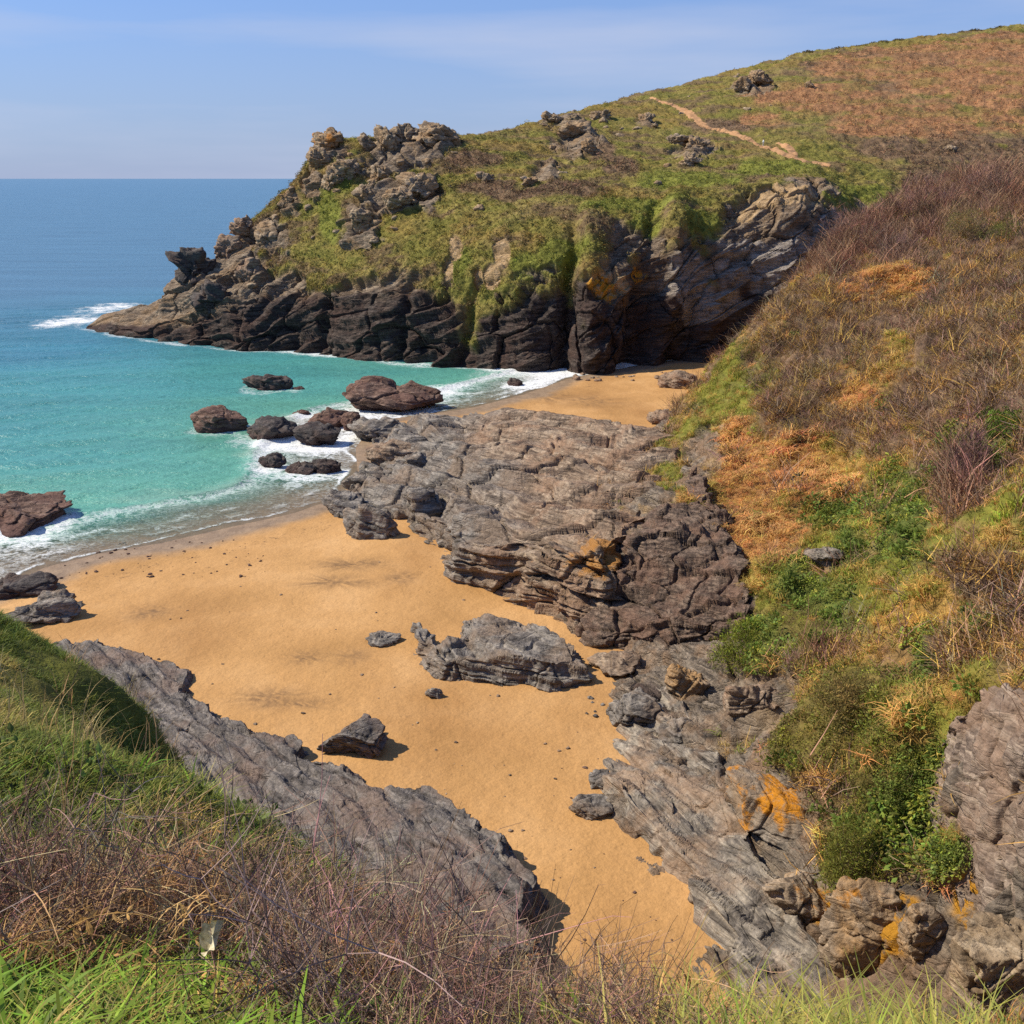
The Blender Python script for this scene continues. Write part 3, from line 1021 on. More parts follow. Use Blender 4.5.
# ---- the slope the photographer stands on, with its spur on the left
FG = TPS([(0, 0, 30.4), (0, 1.5, 29.9), (-2, 1.5, 29.9), (2, 1.0, 30.1), (-4, 0, 30.6), (5, 0, 30.2), (0, 2.5, 29.2), (-2.4, 5.2, 27.6), (-0.6, 4.6, 27.6), (0.25, 4.0, 27.9),
          (0.8, 3.2, 28.5), (1.7, 3.1, 28.6), (3, 2.6, 28.8), (5, 3.5, 27.5), (4, 6, 24), (1.0, 6.0, 25.3), (0.5, 8.5, 20.5), (-1.4, 8.2, 25.3), (-2, 8.0, 26.15), (-3.0, 8.7, 26.3), (-5.2, 11.4, 24.9),
          (-8.4, 16.3, 23.8), (-7, 17.2, 22.9), (-11, 20.2, 23.0), (-4, 6, 27.5), (-7, 8, 27.6), (-6, 4, 28.9), (-10, 12, 26.3), (-14, 18, 24.8),
          (-4.6, 12.6, 23.1), (-2.6, 10.5, 22.2), (1.2, 10, 17), (-3, 15, 14), (-6.0, 21, 14), (-10.5, 25, 15), (-5, 30, 4), (0, 20, 7), (0, 30, 0.5), (-16, 35, 4), (-28, 45, 0),
          (6, 12, 13), (12, 8, 20), (10, 18, 6), (7, 28, -1), (16, 16, 11), (-22, 20, 24), (-16, 10, 28), (-30, 30, 17), (-32, 45, 4), (0, 40, -3), (-15, 48, -2), (-10, -4, 31), (10, -4, 31)], 0.002)


def build_fg():
    G = polar_grid(FG, -46, 46, 0.6, 55, 560, 620)
    N = grid_normals(G)
    if N[280, 20, 2] < 0:
        N = -N
    p0 = G.reshape(-1, 3)
    r = np.hypot(p0[:, 0], p0[:, 1])
    N = N.reshape(-1, 3)
    far = sstep(7, 12, r)
    d = (0.05 + 0.25 * far) * fbm(p0, 0.35, 4, 201) + 0.04 * fbm(p0, 2.0, 3, 202)
    bare = 1 - sstep(9.0, 13.0, p0[:, 2] + 2 * fbm(p0, 0.2, 3, 204))
    bare = np.maximum(bare, 0)
    q = p0 + N * d[:, None]
    q = crag(q, N, 3, 1.0, BED, 43, bare)
    w = fbm(p0, 0.3, 4, 203)
    c = VEGC['green'][None] * 0.55 + np.clip(w, 0, 1)[:, None] * (VEGC['gold'] * 0.6)
    zero = np.zeros(len(p0))
    mat = hill_mat('foreground_turf', None, GREY, BED, scale=1.0)
    o = grid_obj('foreground_slope', q.reshape(G.shape), mat, {'veg': 1 - bare, 'low': zero, 'pale': zero, 'earth': zero, 'lichen': zero}, np.clip(c * 0.8, 0.01, 1), q[:, 2] > -0.8)
    tag(o, kind='structure')
    return o


FGO = build_fg()
FB = bvh_of(FGO)

# ---- water
ROCK_SPOTS = []       # (x, y, radius) of rocks that stand in the water, filled by the rock list


ROCKS = [  # name, label, px, py, width, height (pixels), material, shape seed, bed, depth ratio
    ('reef_rock', 'low dark reef rock awash in the turquoise bay, alone in front of the headland', 264, 386, 46, 12, 'D', 1, .5),
    ('reef_rock', 'tiny dark rock tip just beside the low reef rock in the bay', 299, 389, 12, 5, 'D', 2, .6),
    ('boulder', 'red brown boulder standing in the sea at the seaward end of the boulder row', 219, 421, 47, 30, 'R', 3, .8),
    ('boulder', 'broad dark grey boulder in the sea, second of the row from the open water', 265, 431, 58, 28, 'D', 4, .7),
    ('boulder', 'smooth brown wedge boulder in white water, shoreward of the broad dark grey one', 316, 437, 47, 26, 'D', 5, .7),
    ('boulder', 'red lumpy boulder in white water behind the brown wedge boulder', 330, 419, 42, 25, 'R', 6, .7),
    ('boulder', 'small red boulder against the seaward flank of the red lumpy boulder pile', 352, 424, 22, 18, 'R', 66, .7),
    ('reef_rock', 'small flat red rock awash behind the broad dark grey boulder', 299, 414, 18, 6, 'R', 7, .7),
    ('boulder', 'large flat topped red brown boulder at the seaward corner of the rock platform', 390, 402, 82, 28, 'R', 8, .8),
    ('boulder', 'grey knobbly boulder between the flat topped red boulder and the rock platform', 376, 430, 50, 28, 'G', 9, .8),
    ('boulder', 'dark red rock at the seaward tip of the rock chain in the wash', 271, 463, 26, 18, 'D', 10, .7),
    ('boulder', 'grey rock in the middle of the rock chain in the wash', 300, 468, 34, 20, 'D', 11, .7),
    ('boulder', 'dark rock at the landward end of the rock chain in the wash', 326, 468, 28, 18, 'D', 12, .7),
    ('boulder', 'pale grey ribbed boulder on the sand edge below the rock platform', 371, 481, 54, 28, 'G', 13, .8),
    ('boulder', 'dark hollowed boulder against the seaward face of the rock platform', 392, 454, 48, 32, 'B', 133, .8),
    ('boulder', 'grey boulder behind the big rounded boulder at the wave edge', 345, 503, 40, 26, 'G', 14, .8),
    ('boulder', 'big rounded grey boulder on dry sand beside the wave edge', 370, 523, 54, 40, 'G', 15, .8),
    ('boulder', 'grey boulder tucked between platform and big rounded boulder', 425, 506, 44, 44, 'G', 16, .8),
    ('boulder', 'pale grey boulder at the seaward foot of the rock platform', 418, 470, 40, 30, 'G', 17, .8),
    ('sea_rock', 'huge purple brown weed covered rock in the wash at the edge of the cove', 0, 512, 112, 50, 'R', 18, .8),
    ('boulder', 'dark brown rock below the purple brown sea rock, above the grassy spur', 12, 588, 56, 26, 'D', 19, .8),
    ('boulder', 'small grey boulder casting a shadow on sand near the grassy spur', 55, 600, 32, 22, 'G', 20, .8),
    ('boulder', 'low grey ledge rock right above the top of the grassy spur', 36, 617, 66, 24, 'G', 21, .8),
    ('boulder', 'lone dark blocky boulder in the middle of the beach beside the rock shelf', 353, 742, 68, 44, 'H', 223, .75),
    ('stone', 'lone small grey stone on open sand below the low mid beach outcrop', 435, 694, 18, 13, 'G', 23, .8),
    ('flat_rock', 'flat grey rock lying in the sand beside the low mid beach outcrop', 382, 641, 28, 12, 'G', 24, .9),
    ('boulder', 'brown boulder sitting on the far beach below the cliff caves', 683, 381, 36, 17, 'B', 25, .8),
    ('boulder', 'small dark rock in the foam at the edge of the far beach', 517, 383, 15, 10, 'D', 26, .8),
    ('boulder', 'flat brown rock where the far beach meets the platform and hillside', 668, 418, 40, 18, 'B', 27, .8),
    ('slab_rock', 'pointed grey slab at the tip of the slate ledge on the sand', 604, 784, 40, 18, 'G', 28, .7),
    ('slab_rock', 'dark tilted slab lying in sand under the pointed grey slab', 592, 812, 46, 20, 'G', 29, .7),
    ('boulder', 'dark grey boulder between mid beach outcrop and the slate ledge', 640, 712, 70, 50, 'G', 31, .8),
    ('boulder', 'low brown rock near the end of the mid beach outcrop by the cliff foot', 620, 668, 50, 22, 'B', 32, .8),
    ('boulder', 'dark rounded boulder leaning on the slate ledge below the hanging plants', 680, 738, 44, 40, 'G', 321, .8),
]
for k in ROCKS:
    nm, lb, px, py, w_, h_ = k[:6]
    g = PZ(px, py + h_ * 0.3, 0)
    ROCK_SPOTS.append((g[0], g[1], w_ * 0.5 * np.linalg.norm(g - [0, 0, CAM_H]) / F))


def build_water():
    A = np.linspace(R(-62), R(38), 1000)
    rr = np.concatenate([np.geomspace(58, 300, 640), np.geomspace(305, 90000, 90)])
    AA, RR = np.meshgrid(A, rr, indexing='ij')
    X, Y = RR * np.sin(AA), RR * np.cos(AA)
    d = -shore_d(X, Y)                       # distance out from the wave edge
    p = xyz(X, Y)
    dd = d.ravel()
    wob = fbm(p, 0.09, 4, 301)
    wob2 = fbm(p, 0.35, 4, 302)
    near = RR.ravel() < 300
    foam = np.zeros(len(p))
    far_b = sstep(-3, 5, p[:, 0]) * sstep(120, 140, p[:, 1])     # the break in front of the far beach
    e = dd + 1.1 * wob + 0.35 * wob2
    foam += 0.60 * np.exp(-((e - 0.25) / 0.22) ** 2) * sstep(-0.35, 0.15, fbm(p, 0.22, 3, 343))             # lacy edge
    foam += 0.29 * sstep(-0.2, 0.6, e) * (1 - sstep(9.5, 12, e)) # swash
    foam += (0.22 * np.exp(-((e - 2.4 - wob2 - 1.2 * wob) / 0.5) ** 2) + 0.24 * np.exp(-((e - 5.4 - 2.0 * wob2 - 2.5 * wob) / 0.6) ** 2)) * sstep(-0.25, 0.25, fbm(p, 0.16, 3, 341))
    brk = np.exp(-((e - 11.0) / 1.2) ** 2)
    foam += brk * (0.36 + 0.2 * sstep(-25, -10, p[:, 0]))
    foam += 0.26 * np.exp(-((e - 14) / 2.2) ** 2) * sstep(-22, -12, p[:, 0])
    foam += far_b * (0.72 * np.exp(-((e - 2.5) / 2.6) ** 2) + 0.40 * np.exp(-((e - 8) / 3.0) ** 2))
    rf = np.zeros(len(p))
    for x, y, r in ROCK_SPOTS:
        q = np.hypot(p[:, 0] - x, p[:, 1] - y) - r * 0.95
        rf = np.maximum(rf, 0.30 * np.exp(-(np.maximum(q + 1.8 * wob2, 0) / 0.8) ** 2) + 0.14 * np.exp(-(np.maximum(q + 2 * wob, 0) / 3.5) ** 2))
    foam += rf
    base = [tuple(PZ(*c[0], 0)[:2]) for c in HC[:12]]
    q = seg_dist(X, Y, base, False)
    foam += 0.42 * np.exp(-((q + 1.6 * wob) / 1.4) ** 2) + 0.2 * np.exp(-((q + 3 * wob) / 5.0) ** 2)
    for px, py, rx, ry, a in ((75, 321, 34, 5, .9), (110, 308, 34, 6, .75), (135, 298, 26, 4, .7), (50, 325, 16, 4, .5), (350, 440, 26, 20, .3), (430, 395, 40, 10, .45), (15, 560, 40, 18, .12),
                              (320, 450, 40, 10, .18), (250, 460, 40, 10, .18), (285, 445, 36, 6, .3), (340, 352, 60, 5, .2), (40, 545, 40, 12, .15)):
        c = PZ(px, py, 0)
        w = np.linalg.norm(PZ(px + rx, py, 0) - c)
        dp = abs(PZ(px, py - ry, 0)[1] - PZ(px, py + ry, 0)[1]) / 2
        g = np.exp(-((p[:, 0] - c[0]) / w) ** 2 - ((p[:, 1] - c[1]) / dp) ** 2)
        foam += a * g * (1 + 0.8 * wob2)
    foam = np.where(near, np.clip(foam, 0, 1.2), 0)
    # the swell
    sw = np.zeros(len(p))
    for k, (lx, ly, L_, a) in enumerate(((0.35, -0.94, 9, .10), (0.1, -1, 5.2, .06), (0.6, -0.8, 3.1, .035), (-0.3, -0.95, 2.1, .02))):
        ph = (p[:, 0] * lx + p[:, 1] * ly) / L_ * 2 * np.pi + 3.0 * fbm(p, 0.5 / L_, 2, 311 + k)
        sw += a * np.sin(ph)
    crest = 0.42 * np.exp(-((e - 7.6) / 1.1) ** 2) * sstep(-2, -10, -np.abs(p[:, 0] + 20) )
    Z = (sw * sstep(0.5, 9, dd) * near + 0.0).reshape(X.shape)
    Z = Z + (0.30 * np.exp(-((e - 11.8) / 0.9) ** 2) * near).reshape(X.shape) + (0.02 * near).reshape(X.shape)
    depth = np.clip(dd, -5, 400)
    m = NT('sea_water')
    pp = m.pos()
    dep = m.attr('depth')
    dn = m.math('ADD', dep, m.math('MULTIPLY', m.math('SUBTRACT', m.noise(m.map(pp, (0.5, 1.4, 1)), 0.03, 4, 0.55), 0.5), 60))
    c = m.ramp(m.math('DIVIDE', dn, 260.0), [(0.0, (0.34, 0.34, 0.27)), (0.022, (0.26, 0.36, 0.28)), (0.05, (0.110, 0.33, 0.245)), (0.17, (0.070, 0.280, 0.262)), (0.36, (0.048, 0.195, 0.255)), (0.8, (0.075, 0.178, 0.262))])
    sh = m.ramp(m.noise(m.map(pp, (0.5, 2.2, 1), (0, 0, 0.3)), 0.035, 6, 0.65), [(0.3, 0.78), (0.5, 1.0), (0.7, 1.2)])
    c = m.mix(0.8, c, sh, 'MULTIPLY')
    lace = m.math('ABSOLUTE', m.math('SUBTRACT', m.noise(m.map(pp, (1, 1.3, 1)), 0.75, 8, 0.66, 1.0), 0.5))
    lace = m.math('SUBTRACT', 1.0, m.math('MULTIPLY', lace, 5.0), clamp=True)
    lace = m.math('ADD', m.math('MULTIPLY', lace, 0.62), m.math('MULTIPLY', m.noise(pp, 2.5, 8, 0.8), 0.62))
    f = m.math('SUBTRACT', m.math('ADD', m.attr('foam'), lace), 1.10)
    f = m.math('MULTIPLY', f, 1.8, clamp=True)
    f = m.math('MULTIPLY', f, 0.92)
    col = m.mix(f, c, (0.78, 0.80, 0.80))
    wv = m.math('ADD', m.noise(m.map(pp, (1, 2.0, 1), (0, 0, 0.35)), 0.55, 5, 0.6), m.math('MULTIPLY', m.noise(m.map(pp, (1, 1.7, 1), (0, 0, 0.1)), 2.2, 4, 0.6), 0.35))
    nb = m.bump(wv, 0.6, 0.9)
    b = m.bsdf(col, m.math('ADD', 0.30, m.math('MULTIPLY', f, 0.5)), 0.22, nb)
    tr = m.n('BsdfTransparent')
    tr.inputs[0].default_value = (0.80, 0.80, 0.79, 1)
    al = m.math('ADD', m.ramp(m.math('DIVIDE', dep, 14.0), [(0.0, 0.10), (0.45, 0.34), (0.72, 0.80), (0.9, 1.0)]), f, clamp=True)
    x = m.n('MixShader')
    m.t.links.new(al, x.inputs[0])
    m.t.links.new(tr.outputs[0], x.inputs[1])
    m.t.links.new(b, x.inputs[2])
    mat = m.done(x.outputs[0])
    o = grid_obj('sea', np.stack([X, Y, Z], -1), mat, {'depth': depth, 'foam': foam}, keep=dd > -1.2)
    tag(o, kind='structure')
    return o


SEA = build_water()

# ================================================================== ROCKS
MATS = {'G': M_GREY, 'B': M_BROWN, 'R': M_RED, 'D': M_DARKR, 'P': M_PALE, 'L': M_LICH, 'S': M_SLAB, 'Q': M_PALEL, 'T': M_TAN, 'H': M_SHELF, 'V': M_OVER}
_ICO = {}


def ico(sub):
    if sub not in _ICO:
        bm = bmesh.new()
        bmesh.ops.create_icosphere(bm, subdivisions=sub, radius=1)
        V = np.array([v.co[:] for v in bm.verts])
        Fc = np.array([[v.index for v in f.verts] for f in bm.faces])
        bm.free()
        _ICO[sub] = (V / np.linalg.norm(V, axis=1, keepdims=True), Fc)
    return _ICO[sub]


def rock_shape(center, size, seed, sub=5, bed=BED, rotz=0.0, cracks=1.0, tilt=(0, 0)):
    V, Fc = ico(sub)
    rg = np.random.default_rng(seed)
    r = np.full(len(V), 9.0)
    for k in range(11):
        n = rg.normal(size=3)
        n /= np.linalg.norm(n)
        dd = rg.uniform(0.58, 0.98)
        c = V @ n
        r = np.minimum(r, np.where(c > 0.05, dd / np.maximum(c, 0.05), 9))
    r = np.minimum(r, 1.15)
    p = V * r[:, None] * (np.array(size) / 2)
    M3 = np.array((Matrix.Rotation(rotz, 3, 'Z') @ Matrix.Rotation(tilt[0], 3, 'X') @ Matrix.Rotation(tilt[1], 3, 'Y')))
    p = p @ M3.T
    s = float(np.mean(size))
    nrm = V @ M3.T
    q = p + np.array(center)
    off = np.array([seed * 3.7, seed * 1.3, 0])
    q = crag(q + off, nrm, s * 0.5, s * 0.20 * cracks, bed, seed, 1.0, 0.75) - off
    return q, Fc


def rock(name, label, center, size, mat, seed, sub=5, group=None, cat='rock', **kw):
    q, Fc = rock_shape(center, size, seed, sub, **kw)
    c = np.array(center, float)
    c[2] -= size[2] * 0.3
    o = mesh_from(name, q - c, Fc, mat)
    o.location = c
    return tag(o, label, cat, group)


def ground_z(x, y):
    return float(max(sand_h(np.array([x]), np.array([y]))[0], -0.2))


def px_rock(name, label, px, py, w, h, mat, seed, depth=0.8, z0=None, group=None, sub=5, sink=0.22, **kw):
    z = 0.8 if z0 is None else z0
    for _ in range(3):
        g = PZ(px, py + h * 0.42, z)
        if z0 is None:
            z = ground_z(g[0], g[1])
    t = g[1] / ray(px, py + h * 0.42)[1]
    wm = w * t / F
    dm = wm * depth
    dep = math.atan2(CAM_H - z, math.hypot(g[0], g[1]))
    hm = max((h * t / F - dm * math.sin(dep) * 0.75) / math.cos(dep), wm * 0.30)
    full = hm / (1 - sink)
    c = (g[0], g[1] + dm * 0.45, z + hm - full / 2)
    return rock(name, label, c, (wm * 1.08, dm * 1.08, full * 1.08), MATS[mat], seed, sub, group, **kw)


for nm, lb, px, py, w_, h_, mt, sd, dr in ROCKS:
    px_rock(nm, lb, px, py, w_, h_, mt, sd, dr, sub=6 if w_ > 60 else 5)


# rock patches that stand up from the sand
def outcrop(name, label, outline_px, tops, mat, box, seed, k=2.6, size=4.0, amp=1.2, bed=BED, zfoot=0.6, rough=0.9, na=480, nr=560, kind=None, terr=0.8, lump=1.0, edge_drop=0):
    poly = outline_px if isinstance(outline_px[0][0], float) else [tuple(PZ(c[0], c[1], c[2] if len(c) > 2 else zfoot)[:2]) for c in outline_px]
    T = tops if callable(tops) else TPS(tops, 0.01)

    def hf(x, y):
        p = xyz(x, y)
        e = sdf(x, y, poly) + (rough * (fbm(p, 0.30, 3, seed) + 0.12 * fbm(p, 1.2, 2, seed + 4))).reshape(np.shape(x))
        top = T(x, y)
        s = k * e
        base = np.ravel(zfoot - 0.4 + s).reshape(np.shape(x))
        if edge_drop:
            base = top - np.maximum(edge_drop - s, 0) * 1.2
        return np.where(base < top, base, top + 0.0)
    G = polar_grid(hf, *box, na, nr)
    N = grid_normals(G, 3)
    if N[..., 2].mean() < 0:
        N = -N
    p0 = G.reshape(-1, 3)
    N = N.reshape(-1, 3)
    q = crag(p0, N, size, amp, bed, seed, terr=terr, lump=lump)
    keep = (p0[:, 2] > -0.6)
    o = grid_obj(name, q.reshape(G.shape), mat, None, None, keep)
    return tag(o, label, 'rock outcrop', kind=kind)


def plat_mat():
    m = NT('platform_slate')
    c, h = rock_color(m, BROWN, BED, 0.8)
    c2, _ = rock_color(m, GREY, BED, 0.8)
    s = m.n('SeparateXYZ')
    m.set(s.inputs[0], m.pos())
    # blue grey slate on the seaward side and brown beds landward
    g = m.math('ADD', m.math('MULTIPLY', s.outputs[0], -0.05), m.math('MULTIPLY', m.noise(m.pos(), 0.12, 4), 1.4))
    c = m.mix(m.ramp(g, [(0.72, 0.0), (1.02, 1.0)]), c, c2)
    ln = m.noise(m.pos(), 0.5, 6, 0.65)
    d = m.n('VectorMath', operation='DISTANCE')
    m.set(d.inputs[0], m.pos())
    lc = P(612, 535, 76.0)
    d.inputs[1].default_value = tuple(lc)
    near = m.math('SUBTRACT', 1.0, m.math('DIVIDE', d.outputs['Value'], 5.5), clamp=True)
    lf = m.ramp(m.math('ADD', m.math('MULTIPLY', near, 0.42), m.math('MULTIPLY', ln, 1.0)), [(0.68, 0.0), (0.78, 0.9)])
    c = m.mix(m.math('MULTIPLY', lf, 0.85), c, (0.42, 0.19, 0.035))
    return m.done(m.bsdf(c, 0.82, 0.25, m.bump(h, 0.75, 0.28)))


PLAT = outcrop('rock_platform', 'large layered grey and brown slate platform dividing the two beaches',
               [(336, 512), (360, 470), (372, 440, 1), (390, 418, 1.4), (440, 410, 2.4), (520, 409, 3.3), (610, 413, 4.0), (680, 422, 4.8), (705, 432, 6), (690, 470, 6), (668, 520, 6), (640, 560, 5), (625, 620, 3), (612, 650), (560, 628), (500, 604),
                (455, 588), (438, 570), (440, 548), (405, 520)],
               [P_ for P_ in [PZ(345, 500, 1.0), PZ(380, 470, 1.8), PZ(385, 435, 1.8), PZ(420, 412, 2.6), PZ(500, 413, 3.8), PZ(600, 415, 4.3), PZ(660, 425, 5), PZ(690, 440, 5.5), PZ(640, 480, 6), PZ(560, 470, 5.5),
                              PZ(480, 460, 4.5), PZ(430, 470, 3), PZ(412, 512, 1.4), PZ(452, 520, 4.4), PZ(500, 532, 5.0), PZ(545, 535, 6), PZ(600, 532, 6.6), PZ(650, 500, 6.4), PZ(580, 500, 6.0), PZ(520, 495, 5.0),
                              PZ(690, 500, 6.2), PZ(620, 450, 5.2), PZ(740, 430, 6)]], plat_mat(), (-13, 14, 62, 165), 71, k=2.4, size=5.6, amp=1.9, terr=1.0, lump=0.85, bed=(0.12, 0.22, 0.97), na=640, nr=760)
def on_hill(*pts):
    out = []
    for a in pts:
        q, _ = hit(SB0, a[0], a[1])
        out.append((float(q.x), float(q.y)))
    return out


def buttress_top(x, y):
    q = on_hill((640, 560), (690, 520), (700, 600), (660, 620))
    c = np.mean(np.array(q), 0)
    return HS(x, y) + 0.7 + 1.6 * np.exp(-((x - c[0]) ** 2 + (y - c[1]) ** 2) / 36.0)


_bp = [(float(v[0]), float(v[1])) for v in (PZ(564, 634, .8), PZ(598, 650, .8), PZ(650, 664, .8), PZ(700, 668, 1.2))] + on_hill((760, 640), (790, 590), (765, 520), (728, 470), (705, 440)) + [tuple(PZ(688, 440, 5.0)[:2]), tuple(PZ(652, 500, 5.0)[:2]), tuple(PZ(606, 560, 4.0)[:2])]
BUTT = outcrop('rock_buttress', 'steep dark brown rock buttress between the slate platform and the orange grass of the hillside', _bp, buttress_top, M_BUTT, (1, 19, 60, 118), 97,
               k=2.2, size=2.1, amp=1.25, lump=1.0, bed=(-0.25, -0.15, 0.95), zfoot=0.8, rough=0.8, na=460, nr=520)
MIDO = outcrop('slate_outcrop', 'low grey slate outcrop lying across the middle of the beach',
               [(404, 622), (425, 630), (450, 655), (458, 634), (485, 628), (530, 640), (560, 652), (598, 668), (600, 690), (555, 696), (500, 690), (440, 683), (415, 660)],
               [PZ(415, 625, 1.8), PZ(435, 640, 2.3), PZ(470, 630, 2.6), PZ(520, 642, 2.9), PZ(570, 660, 2.7), PZ(590, 672, 2.2), PZ(450, 670, 2.0), PZ(520, 672, 2.6)], M_GREY,
               (-8, 7, 57, 82), 81, k=2.0, size=2.6, amp=0.85, rough=0.7, bed=(0.16, 0.14, 0.97), terr=0.95, lump=0.8, na=460, nr=360)
SHELF = outcrop('rock_shelf', 'long grey rock shelf running along the beach below the grassy spur',
                [(104, 640), (135, 646), (180, 668), (205, 702), (262, 730), (330, 768), (395, 798), (455, 812), (512, 850), (545, 905), (560, 990), (440, 1100), (0, 1000), (-60, 760), (40, 650)],
                [PZ(130, 645, 1.2), PZ(180, 690, 1.5), PZ(240, 735, 1.7), PZ(300, 770, 2.0), PZ(380, 815, 2.4), PZ(440, 830, 2.7), PZ(510, 868, 2.6), PZ(350, 850, 2.6), PZ(250, 780, 2.2), PZ(420, 900, 3.0), PZ(100, 700, 2.2), PZ(500, 960, 3.0), PZ(300, 950, 4), PZ(100, 800, 3.5)], M_SHELF, (-27, 6, 22, 82), 91, k=1.6, size=2.3, amp=0.80, rough=1.3, terr=1.0, lump=0.35, bed=(-0.42, -0.30, 0.86), na=640, nr=640)


def ledge_top(x, y):
    q = [tuple(PZ(a, b, .9)[:2]) for a, b in ((596, 760), (596, 800), (640, 852), (668, 890), (690, 930), (722, 1000), (750, 1080))]
    e = seg_dist(x, y, q, False).reshape(np.shape(x))
    return HS(x, y) + 0.25 + 1.1 * np.exp(-e / 3.0)


LEDGE = outcrop('slate_ledge', 'long tilted slate slab ledge running down the landward edge of the narrow beach',
                [(600, 765), (596, 800), (640, 852), (668, 890), (690, 930), (722, 1000), (750, 1080), (985, 1060, 5), (960, 1005, 5), (925, 985, 5), (860, 925, 4.4), (810, 870, 4), (770, 830, 3.8),
                 (740, 770, 3.4), (715, 720, 2.8), (650, 672, 1.2), (622, 700, 1)], ledge_top, M_SLAB, (3, 29, 24, 74), 95, k=2.4, size=3.6, amp=1.0, bed=BED_R, zfoot=0.9, rough=0.5, terr=1.0, lump=0.16, na=620, nr=640)

# blocks and faces at the foot of the hillside
def hill_rock(name, label, px, py, w, h, mat, seed, depth=0.7, out=0.25, sub=6, bvh=None, cat='rock', group=None, **kw):
    loc, nrm = hit(bvh or SB, px, py)
    if loc is None:
        return None
    t = loc[1] / ray(px, py)[1]
    wm, hm = w * t / F, h * t / F
    dm = wm * depth
    c = np.array(loc) + np.array(nrm) * (dm * (out - 0.5)) * 0.9
    return rock(name, label, c, (wm, dm, hm), MATS[mat], seed, sub, group, cat, **kw)


CLIFF = outcrop('rock_outcrop', 'bulging brown cliff face with a slanting lower edge at the near end of the hillside', on_hill((915, 748), (960, 728), (1020, 722), (1100, 735), (1100, 960), (1040, 940), (1000, 905), (955, 835)),
                lambda x, y: HS(x, y) + 1.9, M_OVER, (18, 36, 22, 46), 98, k=4.0, size=2.4, amp=0.9, bed=(-0.62, -0.55, 0.56), zfoot=7.0, rough=0.5, lump=0.7, edge_drop=3.0, na=380, nr=420)
hill_rock('lichen_boulder', 'pale boulder with a bright orange lichen patch below the hanging plants', 772, 822, 116, 60, 'L', 428, 1.0, 0.70, bed=BED_R, cracks=0.4, tilt=(0.1, 0.3))
hill_rock('lichen_block', 'square tan block stained orange beside the dark gully', 872, 935, 84, 110, 'T', 403, 0.6, 0.4, bed=(0.2, -0.5, 0.8), cracks=0.8)
hill_rock('lichen_block', 'tall narrow tan block at the brink of the dark gully', 926, 945, 46, 100, 'T', 407, 0.7, 0.45, bed=(0.2, -0.5, 0.8), cracks=0.8)
hill_rock('lichen_slab', 'long sloping slab with an orange stripe under the lichen boulder', 812, 905, 120, 30, 'T', 404, 0.5, 0.5, bed=BED_R, cracks=0.5, tilt=(0, 0.55))
hill_rock('rock_block', 'pale tan block beyond the gully under the bulging rock face', 1000, 975, 90, 110, 'P', 405, 0.7, 0.4, bed=BED_R)
hill_rock('rock_ledge', 'tilted dark ledge under the leafy bush at the cliff foot', 760, 705, 70, 44, 'B', 406, 0.6, 0.35, bed=(-0.3, -0.3, 0.9), tilt=(0, 0.2))
hill_rock('rock_ledge', 'small pale slate slab poking out among leafy plants midway up the hillside', 824, 556, 34, 15, 'S', 408, 0.8, 0.4, sub=5)
hill_rock('boulder', 'orange tan boulder in a nook at the cliff foot below the leafy bush', 686, 690, 44, 64, 'T', 431, 0.7, 0.35, bed=BED_R)

